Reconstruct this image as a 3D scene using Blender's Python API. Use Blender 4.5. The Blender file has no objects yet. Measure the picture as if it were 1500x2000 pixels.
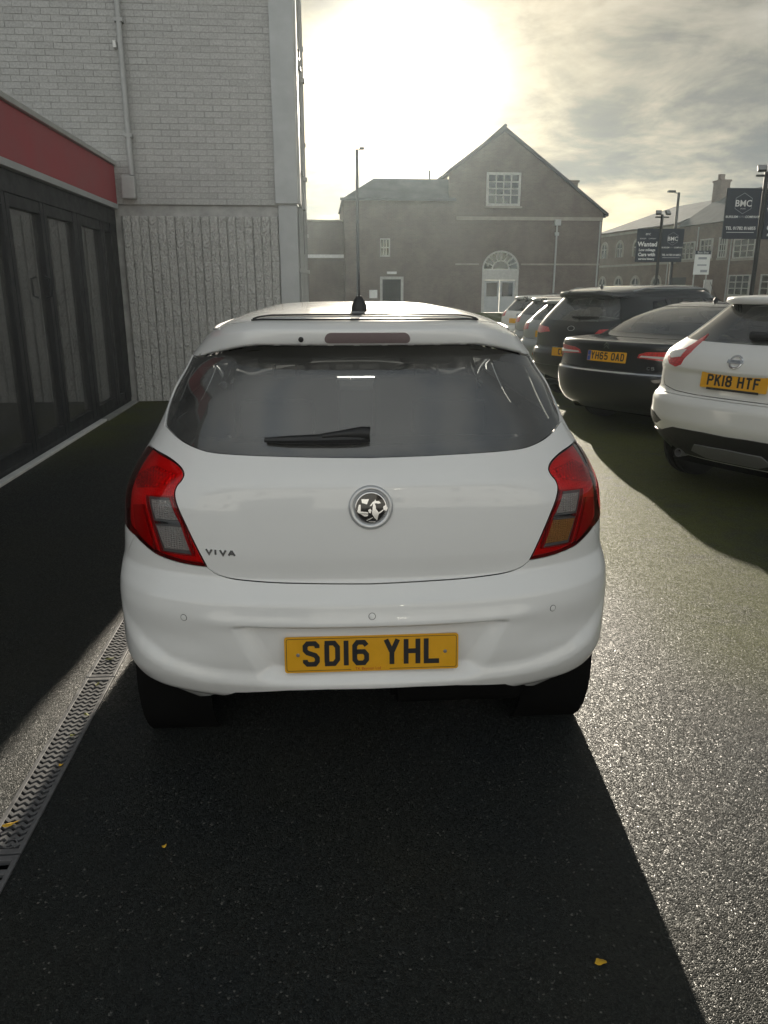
import bpy, bmesh, math, random
import numpy as np
from math import sin, cos, tan, pi, radians, sqrt, atan2, floor
from mathutils import Vector, Matrix
from mathutils.bvhtree import BVHTree
from mathutils.geometry import delaunay_2d_cdt, tessellate_polygon

random.seed(7)
rng = np.random.default_rng(7)
scene = bpy.context.scene
COL = scene.collection

# ------------------------------------------------------------------ camera
CAM_H, PITCH, YAW, FPX = 1.55, radians(16.3), radians(4.6), 1500.0
cam_d = bpy.data.cameras.new('camera')
cam = bpy.data.objects.new('camera', cam_d)
COL.objects.link(cam)
cam.location = (0, 0, CAM_H)
cam.rotation_euler = (pi / 2 - PITCH, 0, -YAW)
cam_d.sensor_fit = 'VERTICAL'
cam_d.sensor_height = 36.0
cam_d.lens = 36.0 * FPX / 2000.0
cam_d.clip_start = 0.05
cam_d.clip_end = 3000
scene.camera = cam

# ------------------------------------------------------------------ sky and sun
SUN_EL, SUN_AZ = radians(12.2), radians(5.8)          # azimuth clockwise from +Y
SUN_DIR = Vector((sin(SUN_AZ) * cos(SUN_EL), cos(SUN_AZ) * cos(SUN_EL), sin(SUN_EL)))
SUN_STRENGTH = 5.0
EXPOSURE = 1.0
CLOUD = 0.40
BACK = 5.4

world = bpy.data.worlds.new('World')
scene.world = world
world.use_nodes = True


class NT:
    """tiny helper for node trees"""
    def __init__(self, tree, clear=True):
        self.t = tree
        if clear:
            tree.nodes.clear()

    def n(self, typ, **kw):
        nd = self.t.nodes.new(typ)
        for k, v in kw.items():
            if k == 'inp':
                for kk, vv in v.items():
                    if hasattr(vv, 'is_linked') or hasattr(vv, 'links'):
                        self.t.links.new(vv, nd.inputs[kk])
                    else:
                        nd.inputs[kk].default_value = vv
            else:
                setattr(nd, k, v)
        return nd

    def math(self, op, a, b=0.0, c=None, clamp=False):
        d = {0: a, 1: b}
        if c is not None:
            d[2] = c
        return self.n('ShaderNodeMath', operation=op, use_clamp=clamp, inp=d).outputs[0]

    def mix(self, fac, a, b, blend='MIX'):
        m = self.n('ShaderNodeMix', data_type='RGBA', blend_type=blend)
        for i, v in ((0, fac), (6, a), (7, b)):
            if hasattr(v, 'links'):
                self.t.links.new(v, m.inputs[i])
            else:
                m.inputs[i].default_value = v if i == 0 else (tuple(v) + (1,))[:4]
        return m.outputs[2]

    def ramp(self, fac, pts, interp='LINEAR'):
        r = self.n('ShaderNodeValToRGB', inp={0: fac})
        cr = r.color_ramp
        cr.interpolation = interp
        while len(cr.elements) > 1:
            cr.elements.remove(cr.elements[-1])
        for i, (p, c) in enumerate(pts):
            e = cr.elements[0] if i == 0 else cr.elements.new(p)
            e.position = p
            e.color = (c, c, c, 1) if not hasattr(c, '__len__') else (tuple(c) + (1,))[:4]
        return r.outputs[0]

    def maprange(self, v, a, b, c, d, smooth=False):
        m = self.n('ShaderNodeMapRange', inp={0: v, 1: a, 2: b, 3: c, 4: d})
        if smooth:
            m.interpolation_type = 'SMOOTHSTEP'
        return m.outputs[0]

    def vmath(self, op, a, b=None):
        d = {0: a}
        if b is not None:
            d[1] = b
        return self.n('ShaderNodeVectorMath', operation=op, inp=d)


def build_world():
    w = NT(world.node_tree)
    out = w.n('ShaderNodeOutputWorld')
    sky = w.n('ShaderNodeTexSky')
    sky.sky_type = 'NISHITA'
    sky.sun_disc = False
    sky.sun_elevation = SUN_EL
    sky.sun_rotation = SUN_AZ
    sky.air_density = 1.0
    sky.dust_density = 1.5
    bg = w.n('ShaderNodeBackground', inp={0: sky.outputs[0], 1: 0.05})
    # cloud layer: a flat sheet far above, seen along each direction
    co = w.n('ShaderNodeTexCoord').outputs['Generated']
    d = w.vmath('NORMALIZE', co).outputs[0]
    sep = w.n('ShaderNodeSeparateXYZ', inp={0: d})
    zz = w.math('ADD', w.math('MAXIMUM', sep.outputs[2], 0.0), 0.20)
    px_ = w.math('DIVIDE', sep.outputs[0], zz)
    py_ = w.math('DIVIDE', sep.outputs[1], zz)
    p = w.n('ShaderNodeCombineXYZ', inp={0: px_, 1: py_, 2: 3.7}).outputs[0]
    n1 = w.n('ShaderNodeTexNoise', inp={'Vector': p, 'Scale': 0.95, 'Detail': 9.0, 'Roughness': 0.56, 'Distortion': 0.35}).outputs[0]
    n2 = w.n('ShaderNodeTexNoise', inp={'Vector': p, 'Scale': 3.6, 'Detail': 7.0, 'Roughness': 0.6, 'Distortion': 0.5}).outputs[0]
    dens = w.math('ADD', w.math('MULTIPLY', n1, 0.72), w.math('MULTIPLY', n2, 0.28))
    cover = w.maprange(dens, 0.36, 0.56, 0.72, 1.0, True)
    thick = w.maprange(dens, 0.47, 0.60, 0.0, 1.0, True)
    # sun side scattering through the cloud
    cs = w.vmath('DOT_PRODUCT', d, tuple(SUN_DIR)).outputs['Value']
    cs0 = cs
    cs = w.math('MAXIMUM', cs, 0.0)
    fwd = w.math('POWER', cs, 9.0)
    fwd2 = w.math('POWER', cs, 55.0)
    fwd3 = w.math('POWER', cs, 340.0)
    base = w.mix(thick, (0.275, 0.282, 0.272), (0.172, 0.192, 0.208))
    # clouds away from the sun are lit from the front and brighter
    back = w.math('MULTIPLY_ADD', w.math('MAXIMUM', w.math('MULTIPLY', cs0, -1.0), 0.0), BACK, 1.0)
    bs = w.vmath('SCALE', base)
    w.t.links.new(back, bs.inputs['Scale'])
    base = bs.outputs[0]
    warm = w.mix(thick, (0.25, 0.19, 0.08), (0.09, 0.07, 0.035))
    c = w.vmath('SCALE', warm)
    w.t.links.new(fwd, c.inputs['Scale'])
    c2 = w.vmath('SCALE', (0.30, 0.25, 0.16))
    w.t.links.new(fwd2, c2.inputs['Scale'])
    c3 = w.vmath('SCALE', (4.5, 4.2, 3.7))
    w.t.links.new(fwd3, c3.inputs['Scale'])
    cl = w.vmath('ADD', w.vmath('ADD', base, c.outputs[0]).outputs[0], w.vmath('ADD', c2.outputs[0], c3.outputs[0]).outputs[0]).outputs[0]
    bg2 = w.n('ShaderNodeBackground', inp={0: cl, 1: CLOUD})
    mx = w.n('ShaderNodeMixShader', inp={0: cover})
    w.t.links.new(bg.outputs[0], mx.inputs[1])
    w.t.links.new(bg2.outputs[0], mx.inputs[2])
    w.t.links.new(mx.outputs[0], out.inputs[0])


build_world()
sun_d = bpy.data.lights.new('sun', 'SUN')
sun_d.energy = SUN_STRENGTH
sun_d.angle = radians(0.55)
sun_d.color = (1.0, 0.90, 0.74)
sun = bpy.data.objects.new('sun', sun_d)
COL.objects.link(sun)
sun.rotation_euler = (-SUN_DIR).to_track_quat('-Z', 'Y').to_euler()
sun.location = (3, 20, 20)

vs = scene.view_settings
vs.view_transform = 'Standard'
vs.look = 'None'
vs.exposure = EXPOSURE
vs.gamma = 1.0
vs.use_curve_mapping = False
scene.cycles.use_denoising = True
scene.cycles.max_bounces = 10
scene.cycles.transparent_max_bounces = 24
scene.cycles.volume_bounces = 0
scene.cycles.sample_clamp_indirect = 8.0

# pixel of the 1500x2000 photograph -> ray
_fw = np.array([sin(YAW) * cos(PITCH), cos(YAW) * cos(PITCH), -sin(PITCH)])
_rt = np.array([cos(YAW), -sin(YAW), 0.0])
_up = np.cross(_rt, _fw)
_C = np.array([0, 0, CAM_H])


def ray(x, y):
    d = _fw * FPX + _rt * (x - 750) + _up * (1000 - y)
    return d / np.linalg.norm(d)


def at_z(x, y, z=0.0):
    d = ray(x, y)
    return _C + d * (z - CAM_H) / d[2]


def at_y(x, y, Y):
    d = ray(x, y)
    return _C + d * Y / d[1]


# ------------------------------------------------------------------ materials
MATS = {}


def principled(name, col, rough=0.5, metal=0.0, spec=0.5, coat=0.0, coat_rough=0.05, noise=0.0, nscale=8.0, bump=0.0, bscale=60.0, emis=None):
    if name in MATS:
        return MATS[name]
    m = bpy.data.materials.new(name)
    m.use_nodes = True
    t = NT(m.node_tree)
    out = t.n('ShaderNodeOutputMaterial')
    b = t.n('ShaderNodeBsdfPrincipled', inp={'Roughness': rough, 'Metallic': metal, 'Specular IOR Level': spec, 'Coat Weight': coat, 'Coat Roughness': coat_rough})
    b.inputs['Base Color'].default_value = tuple(col) + (1,)
    co = t.n('ShaderNodeTexCoord').outputs['Object']
    if noise:
        nz = t.n('ShaderNodeTexNoise', inp={'Vector': co, 'Scale': nscale, 'Detail': 6.0, 'Roughness': 0.6}).outputs[0]
        f = t.maprange(nz, 0.3, 0.7, 1 - noise, 1 + noise)
        v = t.vmath('SCALE', tuple(col))
        t.t.links.new(f, v.inputs['Scale'])
        t.t.links.new(v.outputs[0], b.inputs['Base Color'])
        t.t.links.new(t.maprange(nz, 0.3, 0.7, max(0, rough - .08), min(1, rough + .1)), b.inputs['Roughness'])
    if bump:
        nb = t.n('ShaderNodeTexNoise', inp={'Vector': co, 'Scale': bscale, 'Detail': 4.0}).outputs[0]
        bp = t.n('ShaderNodeBump', inp={'Strength': bump, 'Distance': 0.01, 'Height': nb})
        t.t.links.new(bp.outputs[0], b.inputs['Normal'])
    if emis:
        b.inputs['Emission Color'].default_value = tuple(emis[0]) + (1,)
        b.inputs['Emission Strength'].default_value = emis[1]
    t.t.links.new(b.outputs[0], out.inputs[0])
    MATS[name] = m
    return m


def paint(name, col, flake=0.0, inner=False):
    """car paint: base coat, faint orange peel and grime, clear coat"""
    if name in MATS:
        return MATS[name]
    m = bpy.data.materials.new(name)
    m.use_nodes = True
    t = NT(m.node_tree)
    out = t.n('ShaderNodeOutputMaterial')
    co = t.n('ShaderNodeTexCoord').outputs['Object']
    dirt_veil = t.n('ShaderNodeTexNoise', inp={'Vector': co, 'Scale': 3.0, 'Detail': 8.0, 'Roughness': 0.65}).outputs[0]
    sep = t.n('ShaderNodeSeparateXYZ', inp={0: co})
    low = t.maprange(sep.outputs[2], 0.25, 0.7, 0.8, 0.15)
    f = t.math('MULTIPLY', t.maprange(dirt_veil, 0.42, 0.75, 0.0, 0.22 if max(col) > .1 else .035), low)
    c = t.mix(f, col, (0.25, 0.23, 0.20))
    peel = t.n('ShaderNodeTexNoise', inp={'Vector': co, 'Scale': 420.0, 'Detail': 1.0}).outputs[0]
    bp = t.n('ShaderNodeBump', inp={'Strength': 0.012, 'Distance': 0.002, 'Height': peel})
    b = t.n('ShaderNodeBsdfPrincipled', inp={'Base Color': c, 'Roughness': 0.42 if flake == 0 else 0.35, 'Metallic': flake, 'Coat Weight': 1.0,
                                            'Coat Roughness': t.maprange(dirt_veil, 0.3, 0.75, 0.03, 0.10), 'Coat IOR': 1.5, 'Specular IOR Level': 0.3, 'Coat Normal': bp.outputs[0]})
    res = b
    if inner:      # the cabin side of the shell is lined with dark trim
        tr = t.n('ShaderNodeBsdfDiffuse', inp={0: (0.03, 0.03, 0.032, 1)})
        res = t.n('ShaderNodeMixShader', inp={0: t.n('ShaderNodeNewGeometry').outputs['Backfacing']})
        t.t.links.new(b.outputs[0], res.inputs[1])
        t.t.links.new(tr.outputs[0], res.inputs[2])
    t.t.links.new(res.outputs[0], out.inputs[0])
    MATS[name] = m
    return m


def glass(name, tint, rough=0.0, ior=1.5, dirt_veil=0.0, bumpy=0.0, bscale=60.0):
    """thin pane: tinted see-through plus mirror reflection by fresnel"""
    if name in MATS:
        return MATS[name]
    m = bpy.data.materials.new(name)
    m.use_nodes = True
    t = NT(m.node_tree)
    out = t.n('ShaderNodeOutputMaterial')
    tr = t.n('ShaderNodeBsdfTransparent', inp={0: tuple(tint) + (1,)})
    gl = t.n('ShaderNodeBsdfAnisotropic', inp={'Roughness': rough})
    gl.inputs['Color'].default_value = (0.95, 0.95, 0.95, 1)
    fr = t.n('ShaderNodeFresnel', inp={'IOR': ior})
    co = t.n('ShaderNodeTexCoord').outputs['Object']
    if bumpy:
        vo = t.n('ShaderNodeTexVoronoi', inp={'Vector': co, 'Scale': bscale}).outputs[0]
        bp = t.n('ShaderNodeBump', inp={'Strength': bumpy, 'Distance': 0.005, 'Height': vo})
        t.t.links.new(bp.outputs[0], gl.inputs['Normal'])
    fac = t.math('MULTIPLY', fr.outputs[0], 1.15, clamp=True)
    mx = t.n('ShaderNodeMixShader', inp={0: fac})
    t.t.links.new(tr.outputs[0], mx.inputs[1])
    t.t.links.new(gl.outputs[0], mx.inputs[2])
    res = mx
    if dirt_veil:  # pale diffuse film; on rear windows it also paints in glare veil and reflection
        nz = t.n('ShaderNodeTexNoise', inp={'Vector': co, 'Scale': 5.0, 'Detail': 6.0}).outputs[0]
        df = t.n('ShaderNodeBsdfDiffuse', inp={0: (0.55, 0.55, 0.53, 1)})
        m2 = t.n('ShaderNodeMixShader', inp={0: t.maprange(nz, 0.35, 0.75, dirt_veil * .5, dirt_veil * 1.4)})
        t.t.links.new(mx.outputs[0], m2.inputs[1])
        t.t.links.new(df.outputs[0], m2.inputs[2])
        res = m2
    t.t.links.new(res.outputs[0], out.inputs[0])
    MATS[name] = m
    return m


def brick_mat(name, c1, c2, mortar, scale=1.0, bw=0.225, bh=0.075, vert='xz'):
    """far-away brickwork (courses too small to pick apart)"""
    if name in MATS:
        return MATS[name]
    m = bpy.data.materials.new(name)
    m.use_nodes = True
    t = NT(m.node_tree)
    out = t.n('ShaderNodeOutputMaterial')
    co = t.n('ShaderNodeTexCoord').outputs['Object']
    sep = t.n('ShaderNodeSeparateXYZ', inp={0: co})
    uv = t.n('ShaderNodeCombineXYZ', inp={0: t.math('ADD', sep.outputs[0], sep.outputs[1]), 1: sep.outputs[2]}).outputs[0]
    br = t.n('ShaderNodeTexBrick', inp={'Vector': uv, 'Scale': 1.0, 'Mortar Size': 0.010, 'Brick Width': bw, 'Row Height': bh, 'Bias': -0.1})
    br.inputs['Color1'].default_value = tuple(c1) + (1,)
    br.inputs['Color2'].default_value = tuple(c2) + (1,)
    br.inputs['Mortar'].default_value = tuple(mortar) + (1,)
    nz = t.n('ShaderNodeTexNoise', inp={'Vector': co, 'Scale': 0.9, 'Detail': 8.0, 'Roughness': 0.7}).outputs[0]
    c = t.mix(t.maprange(nz, 0.35, 0.75, 0.0, 0.75), br.outputs[0], tuple(v * 0.5 for v in c1))
    bp = t.n('ShaderNodeBump', inp={'Strength': 0.5, 'Distance': 0.01, 'Height': br.outputs[1]})
    bp.invert = True
    b = t.n('ShaderNodeBsdfPrincipled', inp={'Base Color': c, 'Roughness': 0.85, 'Normal': bp.outputs[0], 'Specular IOR Level': 0.25})
    t.t.links.new(b.outputs[0], out.inputs[0])
    MATS[name] = m
    return m


def asphalt_mat():
    m = bpy.data.materials.new('asphalt')
    m.use_nodes = True
    t = NT(m.node_tree)
    out = t.n('ShaderNodeOutputMaterial')
    co = t.n('ShaderNodeTexCoord').outputs['Object']
    wob = t.n('ShaderNodeTexNoise', inp={'Vector': co, 'Scale': 60.0, 'Detail': 2.0}).outputs['Color']
    cw = t.vmath('ADD', co, t.vmath('MULTIPLY', wob, (0.008, 0.008, 0.0)).outputs[0]).outputs[0]
    v1 = t.n('ShaderNodeTexVoronoi', inp={'Vector': cw, 'Scale': 185.0, 'Randomness': 1.0})
    v2 = t.n('ShaderNodeTexVoronoi', inp={'Vector': cw, 'Scale': 330.0})
    v1.voronoi_dimensions = '2D'
    v2.voronoi_dimensions = '2D'
    cellc = t.n('ShaderNodeSeparateColor', inp={0: v1.outputs['Color']})
    big = t.n('ShaderNodeTexNoise', inp={'Vector': co, 'Scale': 0.8, 'Detail': 8.0, 'Roughness': 0.65}).outputs[0]
    mid = t.n('ShaderNodeTexNoise', inp={'Vector': co, 'Scale': 9.0, 'Detail': 6.0, 'Roughness': 0.6}).outputs[0]
    # chips differ in tone, a few are pale
    tone = t.maprange(cellc.outputs[0], 0.0, 1.0, 0.55, 1.35)
    pale = t.maprange(cellc.outputs[1], 0.982, 0.99, 0.0, 1.0)
    c = t.mix(t.maprange(big, 0.3, 0.7, 0, 1), (0.019, 0.024, 0.027), (0.034, 0.035, 0.028))
    s = t.vmath('SCALE', c)
    t.t.links.new(tone, s.inputs['Scale'])
    c = t.mix(t.math('MULTIPLY', pale, 0.32), s.outputs[0], (0.30, 0.29, 0.26))
    # moss and algae between the chips, thickest in front of the parked row and along the shop front
    sep = t.n('ShaderNodeSeparateXYZ', inp={0: co})
    X, Y = sep.outputs[0], sep.outputs[1]
    mx1 = t.math('MULTIPLY', t.maprange(X, 0.8, 1.4, 0, 1, True), t.maprange(Y, 3.2, 4.4, 0, 1, True))
    mx2 = t.math('MULTIPLY', t.maprange(X, -1.6, -2.5, 0, 1, True), t.maprange(Y, 6.0, 9.5, 0, 1, True))
    mx3 = t.math('MULTIPLY', t.maprange(X, 1.25, 1.9, 0, 0.9, True), t.maprange(Y, 2.2, 3.2, 0, 1, True))
    reg = t.math('MAXIMUM', t.math('MAXIMUM', mx1, mx2), mx3)
    mask = t.math('MULTIPLY', reg, t.maprange(t.math('ADD', t.math('MULTIPLY', big, .6), t.math('MULTIPLY', mid, .4)), 0.34, 0.56, 0.30, 0.95, True), clamp=True)
    gap = t.maprange(v1.outputs['Distance'], 0.2, 0.75, 0.35, 1.0)
    mossf = t.math('MULTIPLY', mask, gap, clamp=True)
    c = t.mix(mossf, c, (0.15, 0.165, 0.040))
    ve = t.n('ShaderNodeTexVoronoi', inp={'Vector': cw, 'Scale': 185.0})
    ve.voronoi_dimensions = '2D'
    ve.feature = 'DISTANCE_TO_EDGE'
    top = t.math('MULTIPLY', t.maprange(ve.outputs['Distance'], 0.0, 0.16, 0.0, 1.0, True), t.maprange(cellc.outputs[2], 0, 1, 0.35, 1.0))
    # every chip lies at its own slant
    loc = t.vmath('SUBTRACT', cw, v1.outputs['Position']).outputs[0]
    til = t.vmath('SUBTRACT', v1.outputs['Color'], (0.5, 0.5, 0.5)).outputs[0]
    slant = t.math('MULTIPLY', t.vmath('DOT_PRODUCT', loc, til).outputs['Value'], 160.0)
    h2 = t.math('MULTIPLY', t.math('SUBTRACT', 1.0, v2.outputs['Distance']), 0.16)
    hh = t.math('ADD', t.math('ADD', t.math('ADD', top, slant), h2), t.math('MULTIPLY', mid, 0.9))
    bp = t.n('ShaderNodeBump', inp={'Strength': 1.0, 'Distance': 0.0034, 'Height': hh})
    rough = t.maprange(cellc.outputs[1], 0, 1, 0.32, 0.62)
    rough = t.math('ADD', rough, t.math('MULTIPLY', mossf, 0.3), clamp=True)
    b = t.n('ShaderNodeBsdfPrincipled', inp={'Base Color': c, 'Roughness': rough, 'Normal': bp.outputs[0], 'Specular IOR Level': 0.21})
    t.t.links.new(b.outputs[0], out.inputs[0])
    MATS['asphalt'] = m
    return m


# ------------------------------------------------------------------ mesh helpers
class MB:
    """collects shapes, builds ONE mesh object"""
    def __init__(self):
        self.v, self.f = [], []

    def add(self, v, f):
        o = len(self.v)
        self.v += [tuple(float(c) for c in p) for p in v]
        self.f += [tuple(i + o for i in q) for q in f]
        return self

    def box(self, x0, x1, y0, y1, z0, z1, b=0.0, M=None):
        if x0 > x1: x0, x1 = x1, x0
        if y0 > y1: y0, y1 = y1, y0
        if z0 > z1: z0, z1 = z1, z0
        if b <= 0:
            v = [(x, y, z) for z in (z0, z1) for y in (y0, y1) for x in (x0, x1)]
            f = [(0, 2, 3, 1), (4, 5, 7, 6), (0, 1, 5, 4), (2, 6, 7, 3), (0, 4, 6, 2), (1, 3, 7, 5)]
        else:
            bm = bmesh.new()
            bmesh.ops.create_cube(bm, size=1)
            for q in bm.verts:
                q.co = Vector(((x0 + x1) / 2 + q.co.x * (x1 - x0), (y0 + y1) / 2 + q.co.y * (y1 - y0), (z0 + z1) / 2 + q.co.z * (z1 - z0)))
            bmesh.ops.bevel(bm, geom=bm.edges[:], offset=b, segments=2, profile=0.6, affect='EDGES')
            bm.verts.ensure_lookup_table()
            v = [tuple(q.co) for q in bm.verts]
            f = [tuple(q.index for q in fc.verts) for fc in bm.faces]
            bm.free()
        if M is not None:
            v = [tuple(M @ Vector(p)) for p in v]
        return self.add(v, f)

    def tube(self, path, r, n=10, caps=True):
        path = [Vector(p) for p in path]
        rs = r if hasattr(r, '__len__') else [r] * len(path)
        v, f = [], []
        prev = None
        for i, p in enumerate(path):
            t = (path[min(i + 1, len(path) - 1)] - path[max(i - 1, 0)]).normalized()
            a = prev if prev is not None else (Vector((0, 0, 1)) if abs(t.z) < 0.9 else Vector((1, 0, 0)))
            x = (a - t * a.dot(t)).normalized()
            prev = x
            y = t.cross(x)
            for k in range(n):
                an = 2 * pi * k / n
                v.append(p + x * (cos(an) * rs[i]) + y * (sin(an) * rs[i]))
        for i in range(len(path) - 1):
            for k in range(n):
                f.append((i * n + k, i * n + (k + 1) % n, (i + 1) * n + (k + 1) % n, (i + 1) * n + k))
        if caps:
            f.append(tuple(reversed(range(n))))
            f.append(tuple((len(path) - 1) * n + k for k in range(n)))
        return self.add(v, f)

    def lathe(self, prof, n=24, M=None, closed=False):
        """profile of (r, h) turned about the z axis"""
        v, f = [], []
        for r, h in prof:
            for k in range(n):
                an = 2 * pi * k / n
                v.append((r * cos(an), r * sin(an), h))
        m = len(prof)
        for i in range(m if closed else m - 1):
            j = (i + 1) % m
            for k in range(n):
                f.append((i * n + k, i * n + (k + 1) % n, j * n + (k + 1) % n, j * n + k))
        if not closed:
            f.append(tuple(reversed(range(n))))
            f.append(tuple((m - 1) * n + k for k in range(n)))
        if M is not None:
            v = [tuple(M @ Vector(p)) for p in v]
        return self.add(v, f)

    def prism(self, poly, h0, h1, M=None):
        """2-D outline (ccw, x/y) extruded from h0 to h1 along z, then M"""
        n = len(poly)
        tri = [tuple(q) for q in tessellate_polygon([[Vector((p[0], p[1], 0)) for p in poly]])]
        v = [(p[0], p[1], h1) for p in poly] + [(p[0], p[1], h0) for p in poly]
        f = list(tri) + [tuple(i + n for i in reversed(q)) for q in tri]
        for i in range(n):
            j = (i + 1) % n
            f.append((i, i + n, j + n, j))
        if M is not None:
            v = [tuple(M @ Vector(p)) for p in v]
        return self.add(v, f)

    def mesh(self, name, mat=None, smooth=False, angle=None):
        me = bpy.data.meshes.new(name)
        me.from_pydata(self.v, [], self.f)
        me.update()
        bm = bmesh.new()
        bm.from_mesh(me)
        bmesh.ops.recalc_face_normals(bm, faces=bm.faces[:])
        bm.to_mesh(me)
        bm.free()
        if mat is not None:
            me.materials.append(mat)
        if smooth:
            me.shade_smooth()
            if angle is not None:
                me.set_sharp_from_angle(angle=radians(angle))
        return me

    def build(self, name, mat=None, parent=None, smooth=False, angle=40, **kw):
        return link(name, self.mesh(name, mat, smooth, angle), parent, **kw)


def link(name, me, parent=None, loc=None, rot=None, **tags):
    o = bpy.data.objects.new(name, me)
    COL.objects.link(o)
    if parent is not None:
        o.parent = parent
    if loc is not None:
        o.location = loc
    if rot is not None:
        o.rotation_euler = rot
    for k, v in tags.items():
        if v is not None:
            o[k] = v
    return o


def empty(name, loc, rz=0.0, **tags):
    o = link(name, None, None, loc, (0, 0, rz), **tags)
    o.empty_display_size = 0.2
    return o


def frame_of(p, nrm, upv=(0, 0, 1)):
    """matrix whose z axis is nrm, y axis nearest to upv, at p"""
    z = Vector(nrm).normalized()
    u = Vector(upv)
    y = (u - z * u.dot(z)).normalized()
    x = y.cross(z)
    M = Matrix((x, y, z)).transposed().to_4x4()
    M.translation = Vector(p)
    return M


def text_mesh(s, size, mat, depth=0.002, align='CENTER', bold=0.0, name='lettering', spacing=1.0):
    cu = bpy.data.curves.new(name, 'FONT')
    cu.body = s
    cu.size = size
    cu.align_x = align
    cu.align_y = 'CENTER'
    cu.extrude = depth
    cu.offset = bold
    cu.space_character = spacing
    cu.resolution_u = 3
    ob = bpy.data.objects.new(name, cu)
    COL.objects.link(ob)
    dg = bpy.context.evaluated_depsgraph_get()
    me = bpy.data.meshes.new_from_object(ob.evaluated_get(dg))
    bpy.data.objects.remove(ob)
    me.name = name
    me.materials.clear()
    me.materials.append(mat)
    return me


GLYPH = {
    'S': [[(1, .78), (1, .88), (.8, 1), (.2, 1), (0, .87), (0, .68), (.18, .56), (.82, .43), (1, .3), (1, .13), (.8, 0), (.2, 0), (0, .12), (0, .22)]],
    'D': [[(-.08, 1), (.72, 1), (1, .8), (1, .2), (.72, 0), (-.08, 0)], [(.1, .93), (.1, .07)]],
    '1': [[(.5, 1.1), (.5, -.1)]],
    'I': [[(.5, 1.1), (.5, -.1)]],
    '6': [[(1, .84), (.78, 1), (.22, 1), (0, .84), (0, .16), (.22, 0), (.78, 0), (1, .16), (1, .4), (.78, .55), (.22, .55), (.1, .5)]],
    'Y': [[(0, 1.1), (.5, .48), (.5, -.1)], [(1, 1.1), (.5, .48)]],
    'H': [[(0, 1.1), (0, -.1)], [(1, 1.1), (1, -.1)], [(0, .52), (1, .52)]],
    'L': [[(0, 1.1), (0, 0), (1.1, 0)]],
    'P': [[(0, -.1), (0, 1), (.75, 1), (1, .86), (1, .62), (.75, .48), (.1, .48)]],
    'K': [[(0, 1.1), (0, -.1)], [(1, 1.1), (.12, .42)], [(.42, .62), (1.05, -.1)]],
    '8': [[(.5, .54), (.25, .54), (.04, .68), (.04, .87), (.25, 1), (.75, 1), (.96, .87), (.96, .68), (.75, .54), (.5, .54)], [(.5, .5), (.22, .5), (0, .37), (0, .15), (.22, 0), (.78, 0), (1, .15), (1, .37), (.78, .5), (.5, .5)]],
    'T': [[(-.1, 1), (1.1, 1)], [(.5, .95), (.5, -.1)]],
    'F': [[(0, -.1), (0, 1), (1.1, 1)], [(0, .52), (.85, .52)]],
    '5': [[(.95, 1), (.08, 1), (.03, .56), (.75, .58), (1, .44), (1, .16), (.78, 0), (.22, 0), (0, .14)]],
    'O': [[(.5, 1), (.22, 1), (0, .84), (0, .16), (.22, 0), (.78, 0), (1, .16), (1, .84), (.78, 1), (.5, 1)]],
    'A': [[(-.02, -.1), (.5, 1.1)], [(1.02, -.1), (.5, 1.1)], [(.2, .3), (.8, .3)]],
    'U': [[(0, 1.1), (0, .18), (.22, 0), (.78, 0), (1, .18), (1, 1.1)]],
    'C': [[(1, .8), (.8, 1), (.2, 1), (0, .84), (0, .16), (.2, 0), (.8, 0), (1, .2)]],
    'V': [[(0, 1.1), (.5, -.05), (1, 1.1)]],
    'E': [[(1.1, 1), (0, 1), (0, 0), (1.1, 0)], [(0, .52), (.85, .52)]],
    'G': [[(1, .8), (.8, 1), (.2, 1), (0, .84), (0, .16), (.2, 0), (.8, 0), (1, .2), (1, .45), (.6, .45)]],
    'J': [[(1, 1.1), (1, .16), (.78, 0), (.22, 0), (0, .2)]],
    '4': [[(.75, -.1), (.75, 1.1), (0, .3), (1.1, .3)]],
    'M': [[(0, -.1), (0, 1.0), (.5, .4), (1, 1.0), (1, -.1)]],
    'B': [[(-.05, 1), (.72, 1), (.95, .88), (.95, .66), (.72, .53), (.1, .53)], [(.1, .5), (.75, .5), (1, .37), (1, .14), (.75, 0), (-.05, 0)], [(.04, .95), (.04, .05)]],
    '2': [[(0, .82), (.2, 1), (.8, 1), (1, .85), (1, .62), (0, .1), (0, 0), (1.1, 0)]],
}


def ribbon(pts, w):
    """flat strip of width w along pts, mitred"""
    p = [Vector((a, b)) for a, b in pts]
    closed = (p[0] - p[-1]).length < 1e-6
    n = len(p)
    L, R = [], []
    for i in range(n):
        if closed:
            a = p[i - 1] if i > 0 else p[n - 2]
            b = p[(i + 1) % n] if i < n - 1 else p[1]
            d0, d1 = (p[i] - a).normalized(), (b - p[i]).normalized()
        else:
            d0 = (p[i] - p[max(i - 1, 0)]) if i > 0 else (p[1] - p[0])
            d1 = (p[min(i + 1, n - 1)] - p[i]) if i < n - 1 else (p[-1] - p[-2])
            d0, d1 = d0.normalized(), d1.normalized()
        t = (d0 + d1)
        t = t.normalized() if t.length > 1e-6 else d1
        nn = Vector((-t.y, t.x))
        k = 1.0 / max(0.45, nn.dot(Vector((-d1.y, d1.x))))
        L.append(p[i] + nn * (w / 2 * k))
        R.append(p[i] - nn * (w / 2 * k))
    return L, R


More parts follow.
